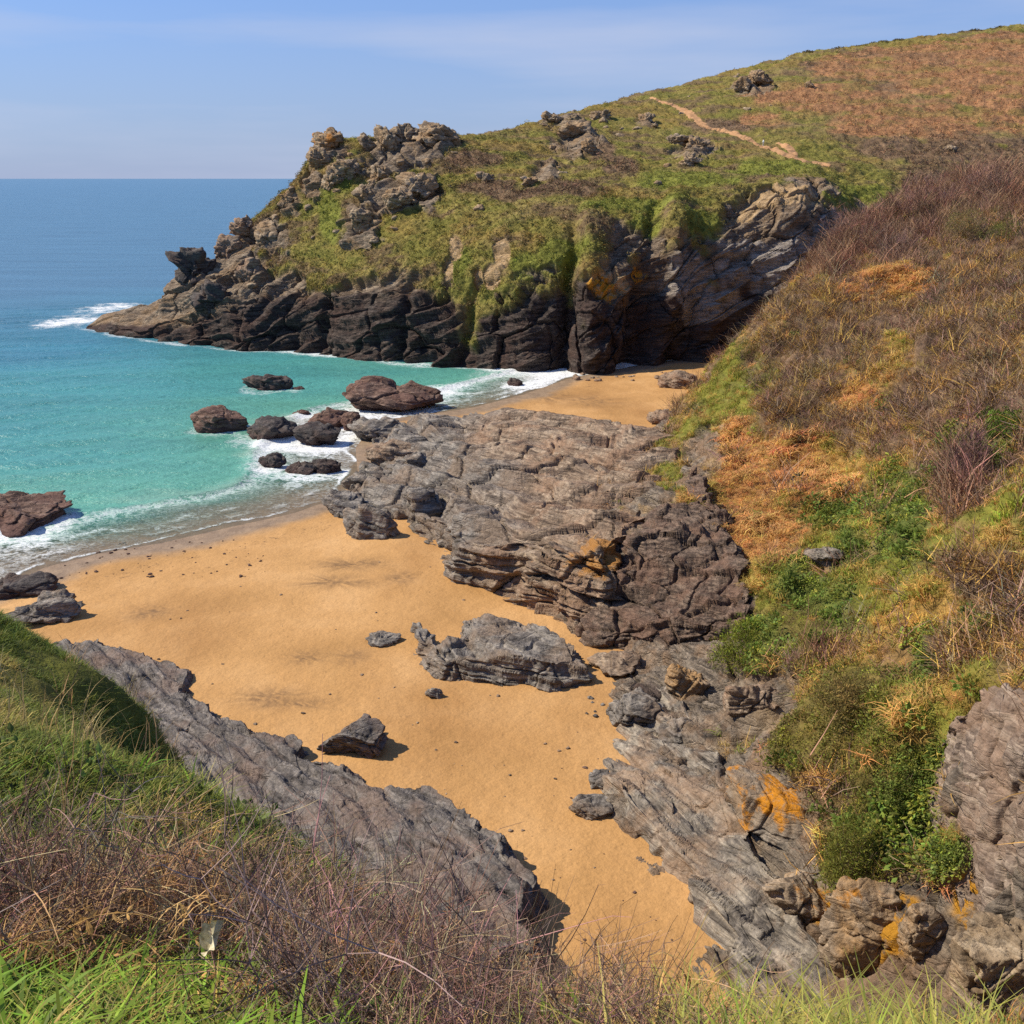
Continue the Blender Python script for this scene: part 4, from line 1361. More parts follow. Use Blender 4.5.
# ---- crags and stones of the headland
for k, (px, py, w, h, mt, lb) in enumerate([
        (336, 143, 34, 26, 'Q', 'orange topped crag at the seaward end of the headland summit'),
        (322, 160, 26, 22, 'P', 'leaning pale crag just below the orange topped crag'),
        (386, 146, 26, 40, 'P', 'tall upright grey slab standing on the headland summit'),
        (404, 142, 24, 34, 'P', 'blocky summit crag beside the tall upright grey slab'),
        (368, 150, 22, 30, 'P', 'cracked summit crag on the seaward side of the tall upright slab'),
        (432, 138, 46, 26, 'P', 'broad dark crag at the landward end of the headland summit'),
        (350, 172, 26, 22, 'P', 'weathered crag halfway between the orange topped crag and the grassy gully'),
        (334, 182, 24, 24, 'P', 'crag at the head of the bright grassy gully'),
        (418, 188, 34, 30, 'P', 'big pale crag on the landward flank of the rocky knoll'),
        (380, 178, 26, 22, 'P', 'pale crag on the face of the rocky knoll under the summit slab'),
        (398, 200, 26, 20, 'P', 'low pale crag at the foot of the rocky knoll'),
        (365, 196, 24, 22, 'P', 'tan crag on the seaward face of the rocky knoll'),
        (362, 222, 28, 18, 'P', 'lowest tan crag of the rocky knoll above the grass bank'),
        (196, 272, 40, 42, 'D', 'big dark square rock stack above the seaward point'),
        (215, 300, 38, 34, 'D', 'dark block leaning under the square rock stack'),
        (264, 207, 18, 22, 'B', 'dark pinnacle on the seaward ridge of the headland'),
        (246, 230, 26, 22, 'B', 'brown crag on the ridge below the dark pinnacle'),
        (290, 196, 24, 20, 'P', 'pale crag on the ridge above the dark pinnacle'),
        (228, 250, 26, 24, 'B', 'brown crag between square rock stack and ridge'),
        (270, 240, 30, 26, 'P', 'tan crag beside the steep grass of the seaward face'),
        (250, 278, 34, 28, 'B', 'brown crag above the dark sea cliff behind the rock stack'),
        (575, 136, 34, 28, 'P', 'large crag near the skyline in the middle of the headland'),
        (590, 152, 22, 18, 'P', 'dark crag under the large skyline crag'),
        (552, 122, 24, 14, 'P', 'skyline crag seaward of the large crag'),
        (600, 118, 22, 14, 'P', 'skyline crag landward of the large crag'),
        (700, 147, 30, 14, 'P', 'long slab below the footpath'),
        (678, 143, 24, 12, 'P', 'flat grey rocks below the upper footpath'),
        (692, 162, 22, 11, 'P', 'pale boulder cluster stone under the long slab'),
        (742, 88, 18, 14, 'P', 'dark tor above the footpath'),
        (758, 80, 26, 10, 'P', 'flat tor above the footpath'),
        (808, 86, 14, 8, 'P', 'small grey rock above the bracken slope'),
        (646, 120, 16, 12, 'P', 'pale rock beside the top of the footpath'),
        (530, 182, 16, 10, 'P', 'lone stone in the grass above the cliff edge'),
        (485, 178, 18, 9, 'P', 'lone pale stone on the heathy slope'),
        (950, 150, 18, 8, 'P', 'pale stone in heather at the top of the hillside')]):
    hill_rock('crag' if w > 20 else 'stone', lb, px, py, w * 0.98, h * 1.1, mt, 500 + k, 0.8, 0.38, 5, HB, bed=(0.3, -0.5, 0.8), cracks=1.9)

# ---- small scattered stones
n_small = 0
for k in range(70):
    z = HZ[random.choice([i for i, (t, _) in enumerate(HZ) if t == 'rock'])][1]
    c, _, _ = project(z.c)
    cy = project(z.c)[1]
    px, py = c + random.gauss(0, 26), cy + random.gauss(0, 14)
    loc, nrm = hit(HB, px, py)
    if loc is None or loc[1] < 170:
        continue
    s = random.uniform(0.9, 2.4)
    rock('stone', 'small weathered stone set in the headland turf', np.array(loc) + np.array(nrm) * 0.1 * s, (s * 1.3, s, s * 0.8), M_PALE, 700 + k, 3, 'small stones in the headland turf', 'stone', rotz=random.random() * 3)


def scatter_stones(label, group, region, n, smin, smax, mat, zoff=0.0, seed=0):
    rg = random.Random(seed)
    for k in range(n):
        px, py = rg.uniform(region[0], region[2]), rg.uniform(region[1], region[3])
        g = PZ(px, py, 0.6)
        z = ground_z(g[0], g[1])
        s = smin + (smax - smin) * rg.random() ** 2.5
        rock('pebble', label, (g[0], g[1], z + s * 0.1), (s * 1.2, s, s * 0.6), mat, 900 + seed * 100 + k, 3, group, 'stone', rotz=rg.random() * 3)


scatter_stones('small dark stone on the sand along the cliff foot of the far beach', 'stones on the far beach', (572, 371, 690, 379), 22, .4, 1.4, M_BROWN, seed=1)
scatter_stones('small grey stone half buried in sand by the slate ledge', 'stones by the slate ledge', (560, 690, 630, 720), 14, .15, .6, M_GREY, seed=2)
scatter_stones('scrap of dark weed and stone stranded on the wet sand', 'stones on the wet sand', (60, 535, 270, 575), 80, .08, .4, M_RED, seed=3)
scatter_stones('tiny dark pebble on the open sand', 'pebbles on the open sand', (150, 560, 600, 900), 130, .06, .25, M_BROWN, seed=4)
scatter_stones('small slate fragment on the narrow end of the beach', 'fragments on the narrow beach', (560, 720, 680, 960), 26, .07, .28, M_RED, seed=5)

# ================================================================== PLANTS
def frames(nrm, yaw, up=0.5):
    """orthonormal frames whose Z leans between the surface normal and straight up"""
    z = nrm * (1 - up) + np.array([0, 0, 1.0]) * up
    z /= np.linalg.norm(z, axis=1, keepdims=True)
    a = np.stack([np.cos(yaw), np.sin(yaw), np.zeros_like(yaw)], 1)
    x = a - z * (a * z).sum(1, keepdims=True)
    x /= np.linalg.norm(x, axis=1, keepdims=True)
    return np.stack([x, np.cross(z, x), z], 2)


class Proto:
    def __init__(self):
        self.v, self.f, self.c, self.n = [], [], [], 0

    def add(self, v, f, c):
        self.v.append(np.asarray(v, float))
        self.f.append(np.asarray(f, int) + self.n)
        self.c.append(np.full(len(v), c) if np.isscalar(c) else np.asarray(c))
        self.n += len(v)

    def ribbon(self, pts, w, side, c):
        pts = np.asarray(pts, float)
        n = len(pts)
        w = np.asarray(w, float)[:, None]
        v = np.concatenate([pts - side * w, pts + side * w])
        f = []
        for k in range(n - 1):
            f += [(k, k + n, k + 1), (k + 1, k + n, k + n + 1)]
        self.add(v, f, c)

    def tube(self, pts, r, c):
        pts = np.asarray(pts, float)
        n = len(pts)
        d = np.gradient(pts, axis=0)
        d /= np.linalg.norm(d, axis=1, keepdims=True) + 1e-9
        a = np.cross(d, [0.31, 0.2, 0.93])
        a /= np.linalg.norm(a, axis=1, keepdims=True) + 1e-9
        b = np.cross(d, a)
        r = np.asarray(r, float)[:, None]
        V = []
        for k in range(3):
            t = k * 2 * math.pi / 3
            V.append(pts + r * (a * math.cos(t) + b * math.sin(t)))
        v = np.concatenate(V)
        f = []
        for k in range(n - 1):
            for j in range(3):
                i0, i1 = j * n + k, ((j + 1) % 3) * n + k
                f += [(i0, i1, i0 + 1), (i0 + 1, i1, i1 + 1)]
        self.add(v, f, c)

    def leaf(self, base, d, up, length, width, c):
        d = d / np.linalg.norm(d)
        s = np.cross(d, up)
        s /= np.linalg.norm(s) + 1e-9
        m = base + d * length * 0.5
        n = np.cross(s, d)
        self.add([base, m + s * width - n * width * .25, base + d * length - n * length * 0.12, m - s * width - n * width * .25, m], [(0, 1, 4), (1, 2, 4), (2, 3, 4), (3, 0, 4)], c)

    def done(self):
        self.V, self.Fc, self.Cv = np.concatenate(self.v), np.concatenate(self.f), np.concatenate(self.c)
        return self


def unit(rg):
    v = rg.normal(size=3)
    return v / np.linalg.norm(v)


def p_grass(seed, n, h, w, spread, lean, segs=3, droop=0.0):
    rg = np.random.default_rng(seed)
    P_ = Proto()
    for _ in range(n):
        a = rg.uniform(0, 2 * math.pi)
        b = np.array([math.cos(a), math.sin(a), 0]) * spread * math.sqrt(rg.random())
        a2 = rg.uniform(0, 2 * math.pi)
        ld = np.array([math.cos(a2), math.sin(a2), 0]) * lean * rg.uniform(0.3, 1.4)
        hh = h * rg.uniform(0.5, 1.25)
        t = np.linspace(0, 1, segs + 1)[:, None]
        pts = b + np.array([0, 0, hh]) * (t - droop * t ** 2.5) + ld * hh * t ** 1.8
        sd = np.array([math.cos(a2 + 1.57 + rg.normal() * 0.5), math.sin(a2 + 1.57), rg.normal() * 0.15])
        P_.ribbon(pts, w * rg.uniform(0.6, 1.2) * (1 - np.linspace(0, 1, segs + 1) ** 1.5 * 0.92), sd, rg.uniform(0.6, 1.4))
    return P_.done()


def p_twig(seed, n, h, w, spread, wide=0.8, segs=2):
    rg = np.random.default_rng(seed)
    P_ = Proto()
    for _ in range(n):
        a = rg.uniform(0, 2 * math.pi)
        b = np.array([math.cos(a), math.sin(a), 0]) * spread * math.sqrt(rg.random())
        b[2] = rg.uniform(0, 0.5) * h * (rg.random() < 0.6)
        d = np.array([rg.normal() * wide, rg.normal() * wide, 1.0])
        d /= np.linalg.norm(d)
        L_ = h * rg.uniform(0.35, 0.9)
        t = np.linspace(0, 1, segs + 1)[:, None]
        pts = b + d * L_ * t + np.array([rg.normal(), rg.normal(), rg.normal() * .5]) * L_ * 0.25 * t ** 2
        P_.ribbon(pts, w * np.linspace(1, 0.35, segs + 1), unit(rg), rg.uniform(0.5, 1.5))
    return P_.done()


def p_leafy(seed, n, r, h, ll, lw, flat=0.5, inner=0.3, stalk=0.0):
    rg = np.random.default_rng(seed)
    P_ = Proto()
    for _ in range(n):
        d = unit(rg)
        d[2] = abs(d[2])
        q = d * np.array([r, r, h]) * (inner + (1 - inner) * rg.random() ** 0.5)
        dr = d * 0.8 + unit(rg) * 0.8 + np.array([0, 0, flat * 0.3])
        if stalk:
            P_.ribbon([q * 0, q * 0.6 + [0, 0, .05], q], [stalk, stalk, stalk * .6], unit(rg), 0.8)
        P_.leaf(q, dr, unit(rg) * 0.5 + np.array([0, 0, flat]), ll * rg.uniform(0.6, 1.3), lw * rg.uniform(0.7, 1.2), rg.uniform(0.6, 1.45))
    return P_.done()


def build_scatter(name, protos, pos, nrm, scale, cols, mat, up=0.5, kind='stuff', parent=None, seed=1, sink=0.05):
    rg = np.random.default_rng(seed)
    n = len(pos)
    pick = rg.integers(0, len(protos), n)
    yaw = rg.uniform(0, 2 * math.pi, n)
    Fr = frames(nrm, yaw, up)
    VV, FF, CC, off = [], [], [], 0
    for k, pr in enumerate(protos):
        i = np.where(pick == k)[0]
        if not len(i):
            continue
        V = np.einsum('nij,vj->nvi', Fr[i], pr.V) * scale[i][:, None, None] + (pos[i] - Fr[i][:, :, 2] * sink)[:, None, :]
        C = cols[i][:, None, :] * pr.Cv[None, :, None]
        m = len(pr.V)
        Fc = pr.Fc[None] + (np.arange(len(i)) * m)[:, None, None] + off
        VV.append(V.reshape(-1, 3).astype(np.float32))
        CC.append(np.clip(C.reshape(-1, 3), 0.005, 0.9).astype(np.float32))
        FF.append(Fc.reshape(-1, 3).astype(np.int32))
        off += m * len(i)
    o = mesh_from(name, np.concatenate(VV), np.concatenate(FF), mat, None, np.concatenate(CC), smooth=False, parent=parent)
    if kind:
        tag(o, kind=kind)
    return o


def jitter(c, rg, a=0.25, hue=0.08):
    n = len(c)
    return np.clip(c * (1 + a * rg.normal(size=(n, 1))) * (1 + hue * rg.normal(size=(n, 3))), 0.006, 0.8)


# ---- hillside cover
rg = np.random.default_rng(77)
ui, vi, ti = project(HILLQ)
rr = np.hypot(HILLQ[:, 0], HILLQ[:, 1])
HN3 = SN
seen = (ui > -60) & (ui < 1120) & (vi > 120) & (vi < 1090)
wgt = HILLVEG * seen * (HILLQ[:, 2] > 1.5) * rr ** 1.35
wgt = wgt / wgt.sum()
sel = rg.choice(len(HILLQ), 60000, replace=True, p=wgt)
pos = HILLQ[sel] + rg.normal(size=(len(sel), 3)) * 0.12 * np.array([1, 1, 0])
nr = HN3[sel]
wz = {t: HILLW[t][sel] + 0.14 * rg.normal(size=len(sel)) + 0.20 * fbm(pos, 0.55, 3, 400 + k_) for k_, t in enumerate(VT)}
wz['leaf'] -= 0.02
wz['green'] += 0.06
stack = np.stack([wz[t] for t in VT], 1)
best = stack.argmax(1)
weak = stack.max(1) < 0.22
alt = fbm(pos, 0.18, 4, 151)
best = np.where(weak, np.where(alt > 0.05, VT.index('gold'), VT.index('brown')), best)
KIND = {
    'brown': ('brown_scrub', [p_twig(10 + k, 30, 0.8, 0.012, 0.45, 0.8) for k in range(4)], M_TWIG, 0.5, (.5, 1.7), 1.0, 13000),
    'red': ('bare_red_scrub', [p_twig(20 + k, 34, 1.7, 0.016, 0.6, 0.45) for k in range(4)], M_TWIG, 0.8, (.7, 1.3), 1.0, 3500),
    'orange': ('dead_bracken', [p_grass(30 + k, 22, 0.62, 0.022, 0.35, 0.9, 3, 0.75) for k in range(4)], M_GRASS, 0.3, (.6, 1.3), 1.0, 9000),
    'gold': ('dry_grass', [p_grass(40 + k, 22, 0.60, 0.016, 0.32, 0.8, 3, 0.5) for k in range(4)], M_GRASS, 0.4, (.6, 1.3), 1.0, 10000),
    'green': ('green_grass', [p_grass(50 + k, 22, 0.42, 0.016, 0.32, 0.7, 3, 0.4) for k in range(4)], M_GRASS, 0.4, (.6, 1.3), 1.0, 6000),
    'leaf': ('leafy_ground_cover', [p_leafy(60 + k, 30, 0.40, 0.34, 0.15, 0.045) for k in range(4)], M_LEAF, 0.5, (.6, 1.4), 1.0, 5000),
    'mat': ('creeping_mat_plant', [p_leafy(70 + k, 44, 0.40, 0.22, 0.10, 0.022, 0.2) for k in range(4)], M_LEAF, 0.2, (.7, 1.4), 1.0, 6000),
}
for k, t in enumerate(VT):
    nm, pr, mt, up, (s0, s1), br, mx = KIND[t]
    i = np.where(best == k)[0][:mx]
    if len(i) < 5:
        continue
    c = jitter(np.repeat(VEGC[t][None], len(i), 0), rg, 0.28, 0.10)
    # stray straw and green among them
    mixd = rg.random(len(i))
    alt_c = {'brown': 'gold', 'red': 'brown', 'orange': 'gold', 'gold': 'green', 'green': 'gold', 'leaf': 'green', 'mat': 'green'}[t]
    c = np.where((mixd < 0.30)[:, None], jitter(np.repeat(VEGC[alt_c][None], len(i), 0), rg), c)
    lumpy = 0.75 + 0.9 * sstep(-0.1, 0.5, fbm(pos[i], 0.45, 3, 700 + k))
    build_scatter(nm, pr, pos[i], nr[i], rg.uniform(s0, s1, len(i)) * lumpy, c * {'brown': 1.08, 'red': 1.15}.get(t, 1.32), mt, up, seed=100 + k)

# ---- footpath over the headland
PATH_M = NT('trodden_earth')
PATH_MAT = PATH_M.done(PATH_M.bsdf(PATH_M.ramp(PATH_M.noise(PATH_M.pos(), 1.5, 6, 0.7), [(0.3, (0.36, 0.19, 0.085)), (0.7, (0.56, 0.33, 0.17))]), 0.95, 0.1))
PATHS = [([(650, 97, .5), (660, 101, .8), (672, 105, 1.2), (684, 110, 1.8), (694, 117, 2.0), (701, 124, 1.7), (708, 128, .7), (722, 130, .8), (736, 134, 1.5), (748, 139, 1.7), (756, 144, 1.0), (766, 148, 1.2), (778, 151, 1.8),
           (792, 157, 1.8), (808, 162, 1.7), (820, 164, 1.6), (831, 166, 1.1)]),
         ([(777, 143, .5), (785, 145, 1.0), (790, 149, 1.6), (794, 156, 1.3)])]
PATH_PTS = []
for pts in PATHS:
    pts = np.array(pts, float)
    tt = np.linspace(0, len(pts) - 1, 26 * len(pts))
    C3 = []
    for a in tt:
        q, _ = hit(HB, np.interp(a, range(len(pts)), pts[:, 0]), np.interp(a, range(len(pts)), pts[:, 1]))
        if q is not None:
            C3.append((q.x, q.y, np.interp(a, range(len(pts)), pts[:, 2])))
    C3 = np.array(C3)
    kk = np.ones(15) / 15
    for c_ in (0, 1):
        C3[:, c_] = np.convolve(np.pad(C3[:, c_], 7, 'edge'), kk, 'valid')
    dv = np.gradient(C3[:, :2], axis=0)
    dv /= np.linalg.norm(dv, axis=1, keepdims=True) + 1e-9
    V = []
    wob = 1 + 0.25 * fbm(xyz(C3[:, 0], C3[:, 1]), 0.4, 2, 5)
    for (x_, y_, w_), (dx, dy), wb in zip(C3, dv, wob):
        for s_ in np.linspace(-1, 1, 7):
            q, _ = drop(HB, x_ - dy * s_ * w_ * 0.75 * wb, y_ + dx * s_ * w_ * 0.75 * wb)
            V.append((q.x, q.y, q.z + 0.10 * (1 - s_ ** 4)))
    PATH_PTS.append(C3)
    tag(mesh_from('footpath', np.array(V), grid_faces(len(C3), 7), PATH_MAT), kind='structure')

# ---- headland cover
me = HEAD.data
HV = np.empty(len(me.vertices) * 3, np.float32)
me.vertices.foreach_get('co', HV)
HV = HV.reshape(-1, 3).astype(float)
HNv = np.empty(len(me.vertices) * 3, np.float32)
me.vertices.foreach_get('normal', HNv)
HNv = HNv.reshape(-1, 3).astype(float)
hveg = np.empty(len(me.vertices), np.float32)
me.attributes['veg'].data.foreach_get('value', hveg)
hcol = np.empty(len(me.vertices) * 4, np.float32)
me.attributes['Col'].data.foreach_get('color', hcol)
hcol = hcol.reshape(-1, 4)[:, :3].astype(float)
ui, vi, ti = project(HV)
ok = (hveg > 0.5) * (ui > 0) * (ui < 1060) * (vi < 400) * (HNv[:, 1] < 0.75)
# even cover on the ground
ar = np.maximum(ti, 1) ** 1.0
wgt = ok * ar
sel = rg.choice(len(HV), 42000, replace=True, p=wgt / wgt.sum())
hp = HV[sel] + rg.normal(size=(len(sel), 3)) * 0.25 * np.array([1, 1, 0])
hw = head_class(hp)
scr = (np.maximum(hw['heath'], hw['bracken']) + 0.5 * fbm(hp, 0.08, 4, 51) + 0.1 * rg.normal(size=len(hp))) > 0.42
offp = np.ones(len(hp), bool)
for C3 in PATH_PTS:
    offp &= seg_dist(hp[:, 0], hp[:, 1], C3[::4, :2].tolist(), False) > 1.3
scr &= offp
g = ~scr & offp
build_scatter('headland_grass', [p_grass(80 + k, 9, 0.62, 0.05, 0.5, 0.7, 2, 0.4) for k in range(4)], hp[g], HNv[sel][g], rg.uniform(.6, 1.4, g.sum()), jitter(hcol[sel][g] * 1.15, rg, 0.3, 0.08), M_GRASS, 0.4, seed=120)
build_scatter('headland_heath', [p_twig(90 + k, 14, 0.9, 0.045, 0.6, 0.9, 1) for k in range(4)], hp[scr], HNv[sel][scr], rg.uniform(.6, 1.4, scr.sum()), jitter(hcol[sel][scr] * 1.1, rg, 0.3, 0.08), M_TWIG, 0.5, seed=121)

# ---- grass of the spur and the slope in front
def fg_points(n, r0, r1, a0, a1, pw):
    a = rg.uniform(R(a0), R(a1), n)
    r = (r0 ** pw + rg.random(n) * (r1 ** pw - r0 ** pw)) ** (1 / pw)
    x, y = r * np.sin(a), r * np.cos(a)
    z = FG(x, y)
    e = 0.05
    nx, ny = (FG(x + e, y) - z) / e, (FG(x, y + e) - z) / e
    nn = np.stack([-nx, -ny, np.ones(n)], 1)
    nn /= np.linalg.norm(nn, axis=1, keepdims=True)
    return np.stack([x, y, z], 1), nn


p1, n1 = fg_points(34000, 6.5, 30, -42, 12, 1.4)
k = (p1[:, 2] > 11)
p1, n1 = p1[k], n1[k]
w1 = fbm(p1, 0.35, 4, 203)
w2 = fbm(p1, 0.9, 3, 207)
right = sstep(-6, 2, p1[:, 0] + 0.25 * p1[:, 1] * 0)
cg = np.array([0.155, 0.190, 0.028]) + sstep(-0.1, 0.45, w1)[:, None] * (np.array([0.42, 0.32, 0.085]) - np.array([0.155, 0.190, 0.028])) * 0.85
build_scatter('spur_grass', [p_grass(200 + q, 34, 0.17, 0.0065, 0.20, 0.8, 2, 0.4) for q in range(5)], p1, n1, rg.uniform(.6, 1.4, len(p1)) * (1 + 0.3 * w2), jitter(cg, rg, 0.22, 0.07), M_GRASS, 0.45, seed=130)
k = (rg.random(len(p1)) < 0.028) & (w1 > -0.05)
build_scatter('tall_straw', [p_grass(210 + q, 9, 0.8, 0.006, 0.15, 0.5, 3, 0.25) for q in range(3)], p1[k], n1[k], rg.uniform(.7, 1.3, k.sum()), jitter(np.repeat(np.array([[0.42, 0.30, 0.13]]), k.sum(), 0), rg), M_GRASS, 0.6, seed=131)


def p_bramble(seed, length=1.1, nsh=12):
    rg = np.random.default_rng(seed)
    P_ = Proto()
    for s_ in range(3):
        a = rg.uniform(0, 2 * math.pi)
        d = np.array([math.cos(a), math.sin(a), 0])
        L_ = length * rg.uniform(0.7, 1.2)
        t = np.linspace(0, 1, 8)[:, None]
        bend = rg.uniform(0.25, 0.95)
        pts = np.array([0, 0, 1.0]) * L_ * (0.85 * t - 0.45 * bend * t ** 2.2) + d * L_ * (0.25 * t + 0.55 * bend * t ** 2) + rg.normal(size=(8, 3)) * 0.02 * L_
        pts[0] = rg.normal(size=3) * 0.05
        P_.tube(pts, np.linspace(0.0052, 0.0022, 8), rg.uniform(0.7, 1.5))
        for _ in range(nsh):
            q = rg.integers(2, 8)
            b = pts[q]
            dd = unit(rg) + np.array([0, 0, 0.45])
            ln = L_ * rg.uniform(0.12, 0.34)
            tt = np.linspace(0, 1, 4)[:, None]
            tw = b + dd * ln * tt + unit(rg) * ln * 0.3 * tt ** 2
            P_.tube(tw, np.linspace(0.0028, 0.0013, 4), rg.uniform(0.6, 1.6))
            for _ in range(2):
                c_ = tw[rg.integers(1, 4)]
                d3 = unit(rg) + dd * 0.5
                P_.ribbon([c_, c_ + d3 * ln * 0.3], [0.0014, 0.0007], unit(rg), rg.uniform(0.6, 1.6))
    return P_.done()


def p_frond(seed, n=4):
    rg = np.random.default_rng(seed)
    P_ = Proto()
    for _ in range(n):
        a = rg.uniform(0, 2 * math.pi)
        d = np.array([math.cos(a), math.sin(a), 0])
        s = np.array([-d[1], d[0], 0])
        L_ = rg.uniform(0.35, 0.7)
        t = np.linspace(0, 1, 10)[:, None]
        pts = np.array([0, 0, 1.0]) * L_ * (0.75 * t - 0.7 * t ** 2) + d * L_ * t * 0.8
        P_.ribbon(pts, np.linspace(0.004, 0.0015, 10), s, 0.8)
        for k_ in range(2, 10):
            for sg in (-1, 1):
                ln = 0.085 * L_ / 0.5 * (1.1 - k_ / 10) * rg.uniform(0.6, 1.2)
                P_.leaf(pts[k_], s * sg + d * 0.5 + np.array([0, 0, -0.5 + rg.normal() * .3]), unit(rg) + np.array([0, 0, 1]), ln, ln * 0.17, rg.uniform(0.6, 1.4))
    return P_.done()


pn, nn_ = fg_points(16000, 1.5, 8.5, -44, 44, 1.2)
un, vn, tn = project(pn + [0, 0, 0.35])
x, y = pn[:, 0], pn[:, 1]
wn_ = fbm(pn, 0.9, 3, 221)
lush = (x + 0.45 * wn_ < -0.42 - 0.24 * (y - 2)) & (y + 0.8 * wn_ < 3.8)
rightg = (x > 0.55 + 0.25 * wn_)
bram = (~lush) & (~rightg) & (y > 2.3 + 0.5 * wn_)
dead = (~lush) & (wn_ > 0.16) & (x < 1.0)
# long lush blades, bottom corner
i = np.where((lush & (rg.random(len(x)) < 0.5)) | (bram & (rg.random(len(x)) < 0.05)))[0]
build_scatter('lush_grass', [p_grass(230 + q, 11, 0.32, 0.0115, 0.10, 0.85, 4, 0.4) for q in range(5)], pn[i], nn_[i], rg.uniform(.6, 1.3, len(i)), jitter(np.repeat(np.array([[0.20, 0.30, 0.030]]), len(i), 0), rg, 0.2, 0.08), M_GRASS, 0.7, seed=140)
# fine grass everywhere in front
i = np.where((rg.random(len(x)) < np.where(rightg, 0.65, 0.34)))[0]
cgn = np.array([0.20, 0.23, 0.035]) + sstep(-0.1, 0.35, wn_[i])[:, None] * (np.array([0.50, 0.35, 0.11]) - np.array([0.20, 0.23, 0.035]))
build_scatter('slope_grass', [p_grass(240 + q, 16, 0.32, 0.0042, 0.12, 0.7, 4, 0.4) for q in range(5)], pn[i], nn_[i], rg.uniform(.6, 1.3, len(i)) * np.where(x[i] > 0.4, 1.25, 1.0), jitter(np.where((x[i] > 0.5)[:, None], cgn * 0.4 + 0.6 * np.array([0.22, 0.27, 0.035]), cgn), rg, 0.2, 0.08), M_GRASS, 0.7, seed=141)
# bramble thicket
i = np.where(bram & (y < 5.6 - 0.5 * np.abs(x + 1)) & (rg.random(len(x)) < 0.50))[0]
build_scatter('bramble_thicket', [p_bramble(250 + q) for q in range(6)], pn[i], nn_[i], rg.uniform(.38, 0.80, len(i)) * np.clip(1.15 - 0.16 * (y[i] - 2.5), .6, 1.1) * np.interp(x[i], [-1.6, -0.8, -0.35, 0.1, 0.6], [1.38, 1.22, 0.76, 0.66, 0.68]), jitter(np.where((rg.random(len(i)) < 0.3)[:, None], np.array([[0.36, 0.245, 0.150]]), np.array([[0.225, 0.140, 0.108]])), rg, 0.3, 0.10), M_TWIG, 0.7, seed=142)
# dead fronds
i = np.where(dead & (y < 6) & (rg.random(len(x)) < 0.16))[0]
build_scatter('dead_fronds', [p_frond(260 + q) for q in range(5)], pn[i] + [0, 0, 0.12], nn_[i], rg.uniform(.6, 1.2, len(i)), jitter(np.repeat(np.array([[0.46, 0.26, 0.11]]), len(i), 0), rg, 0.25, 0.08), M_LEAF, 0.8, seed=143)
# straw stems
i = np.where((~lush) & (rg.random(len(x)) < 0.05))[0]
build_scatter('straw_stems', [p_grass(270 + q, 5, 0.65, 0.0028, 0.10, 0.5, 4, 0.2) for q in range(4)], pn[i], nn_[i], rg.uniform(.35, 0.7, len(i)), jitter(np.repeat(np.array([[0.48, 0.34, 0.17]]), len(i), 0), rg, 0.2, 0.06), M_GRASS, 0.8, seed=144)
# small ivy leaves low in the thicket
i = np.where(bram & (x < -0.3) & (rg.random(len(x)) < 0.10))[0]
build_scatter('thicket_leaves', [p_leafy(280 + q, 7, 0.16, 0.22, 0.075, 0.026) for q in range(4)], pn[i] + [0, 0, 0.1], nn_[i], rg.uniform(.6, 1.2, len(i)), jitter(np.repeat(np.array([[0.085, 0.115, 0.025]]), len(i), 0), rg, 0.3, 0.1), M_LEAF, 0.7, seed=145)


# ---- single bushes
def bush(name, label, bvh, px, py, w, h, kind, col, seed, group=None, n=None, up=0.6):
    loc, nrm = hit(bvh, px, py)
    if loc is None:
        return
    t = loc[1] / ray(px, py)[1]
    wm, hm = w * t / F, h * t / F
    rg_ = np.random.default_rng(seed)
    root = empty(name, loc, label, 'bush' if kind != 'leafy' else 'plant', group)
    st = Proto()
    for _ in range(14):
        d = unit(rg_)
        d[2] = abs(d[2]) * 0.6 + 0.35
        q = np.linspace(0, 1, 6)[:, None]
        st.tube(q * d * np.array([wm * .5, wm * .5, hm * 0.85]) + rg_.normal(size=(6, 3)) * 0.04 * wm * q, np.linspace(0.028, 0.006, 6) * (0.5 + 0.25 * hm), rg_.uniform(0.7, 1.3))
    st.done()
    mesh_from('stems', st.V, st.Fc, M_TWIG, None, st.Cv[:, None] * np.array([[0.20, 0.135, 0.10]]), smooth=False, parent=root)
    m_ = n or 260
    d = rg_.normal(size=(m_, 3))
    d /= np.linalg.norm(d, axis=1, keepdims=True)
    d[:, 2] = np.abs(d[:, 2])
    lump = 1 + 0.45 * fbm(d * 1.6 + seed, 1.0, 3, seed)
    r_ = (0.35 + 0.65 * rg_.random(m_) ** 0.6) * lump
    p_ = d * r_[:, None] * np.array([wm / 2, wm / 2, hm * 0.95])
    nr_ = d + np.array([0, 0, 0.3])
    nr_ /= np.linalg.norm(nr_, axis=1, keepdims=True)
    k_ = max(wm, hm) / 3.0
    if kind == 'twig':
        pr = [p_twig(seed + q, 10, 0.75, 0.010, 0.25, 0.7, 2) for q in range(3)]
        mt = M_TWIG
    elif kind == 'gorse':
        pr = [p_leafy(seed + q, 16, 0.28, 0.28, 0.16, 0.016) for q in range(3)]
        mt = M_LEAF
    else:
        pr = [p_leafy(seed + q, 14, 0.26, 0.22, 0.15, 0.05) for q in range(3)]
        mt = M_LEAF
    sc = rg_.uniform(0.7, 1.25, m_) * np.clip(k_, 0.35, 1.3)
    o = build_scatter('crown', pr, p_, nr_, sc, jitter(np.repeat(np.array([col]), m_, 0), rg_, 0.3, 0.08), mt, up, None, root, seed)
    return root


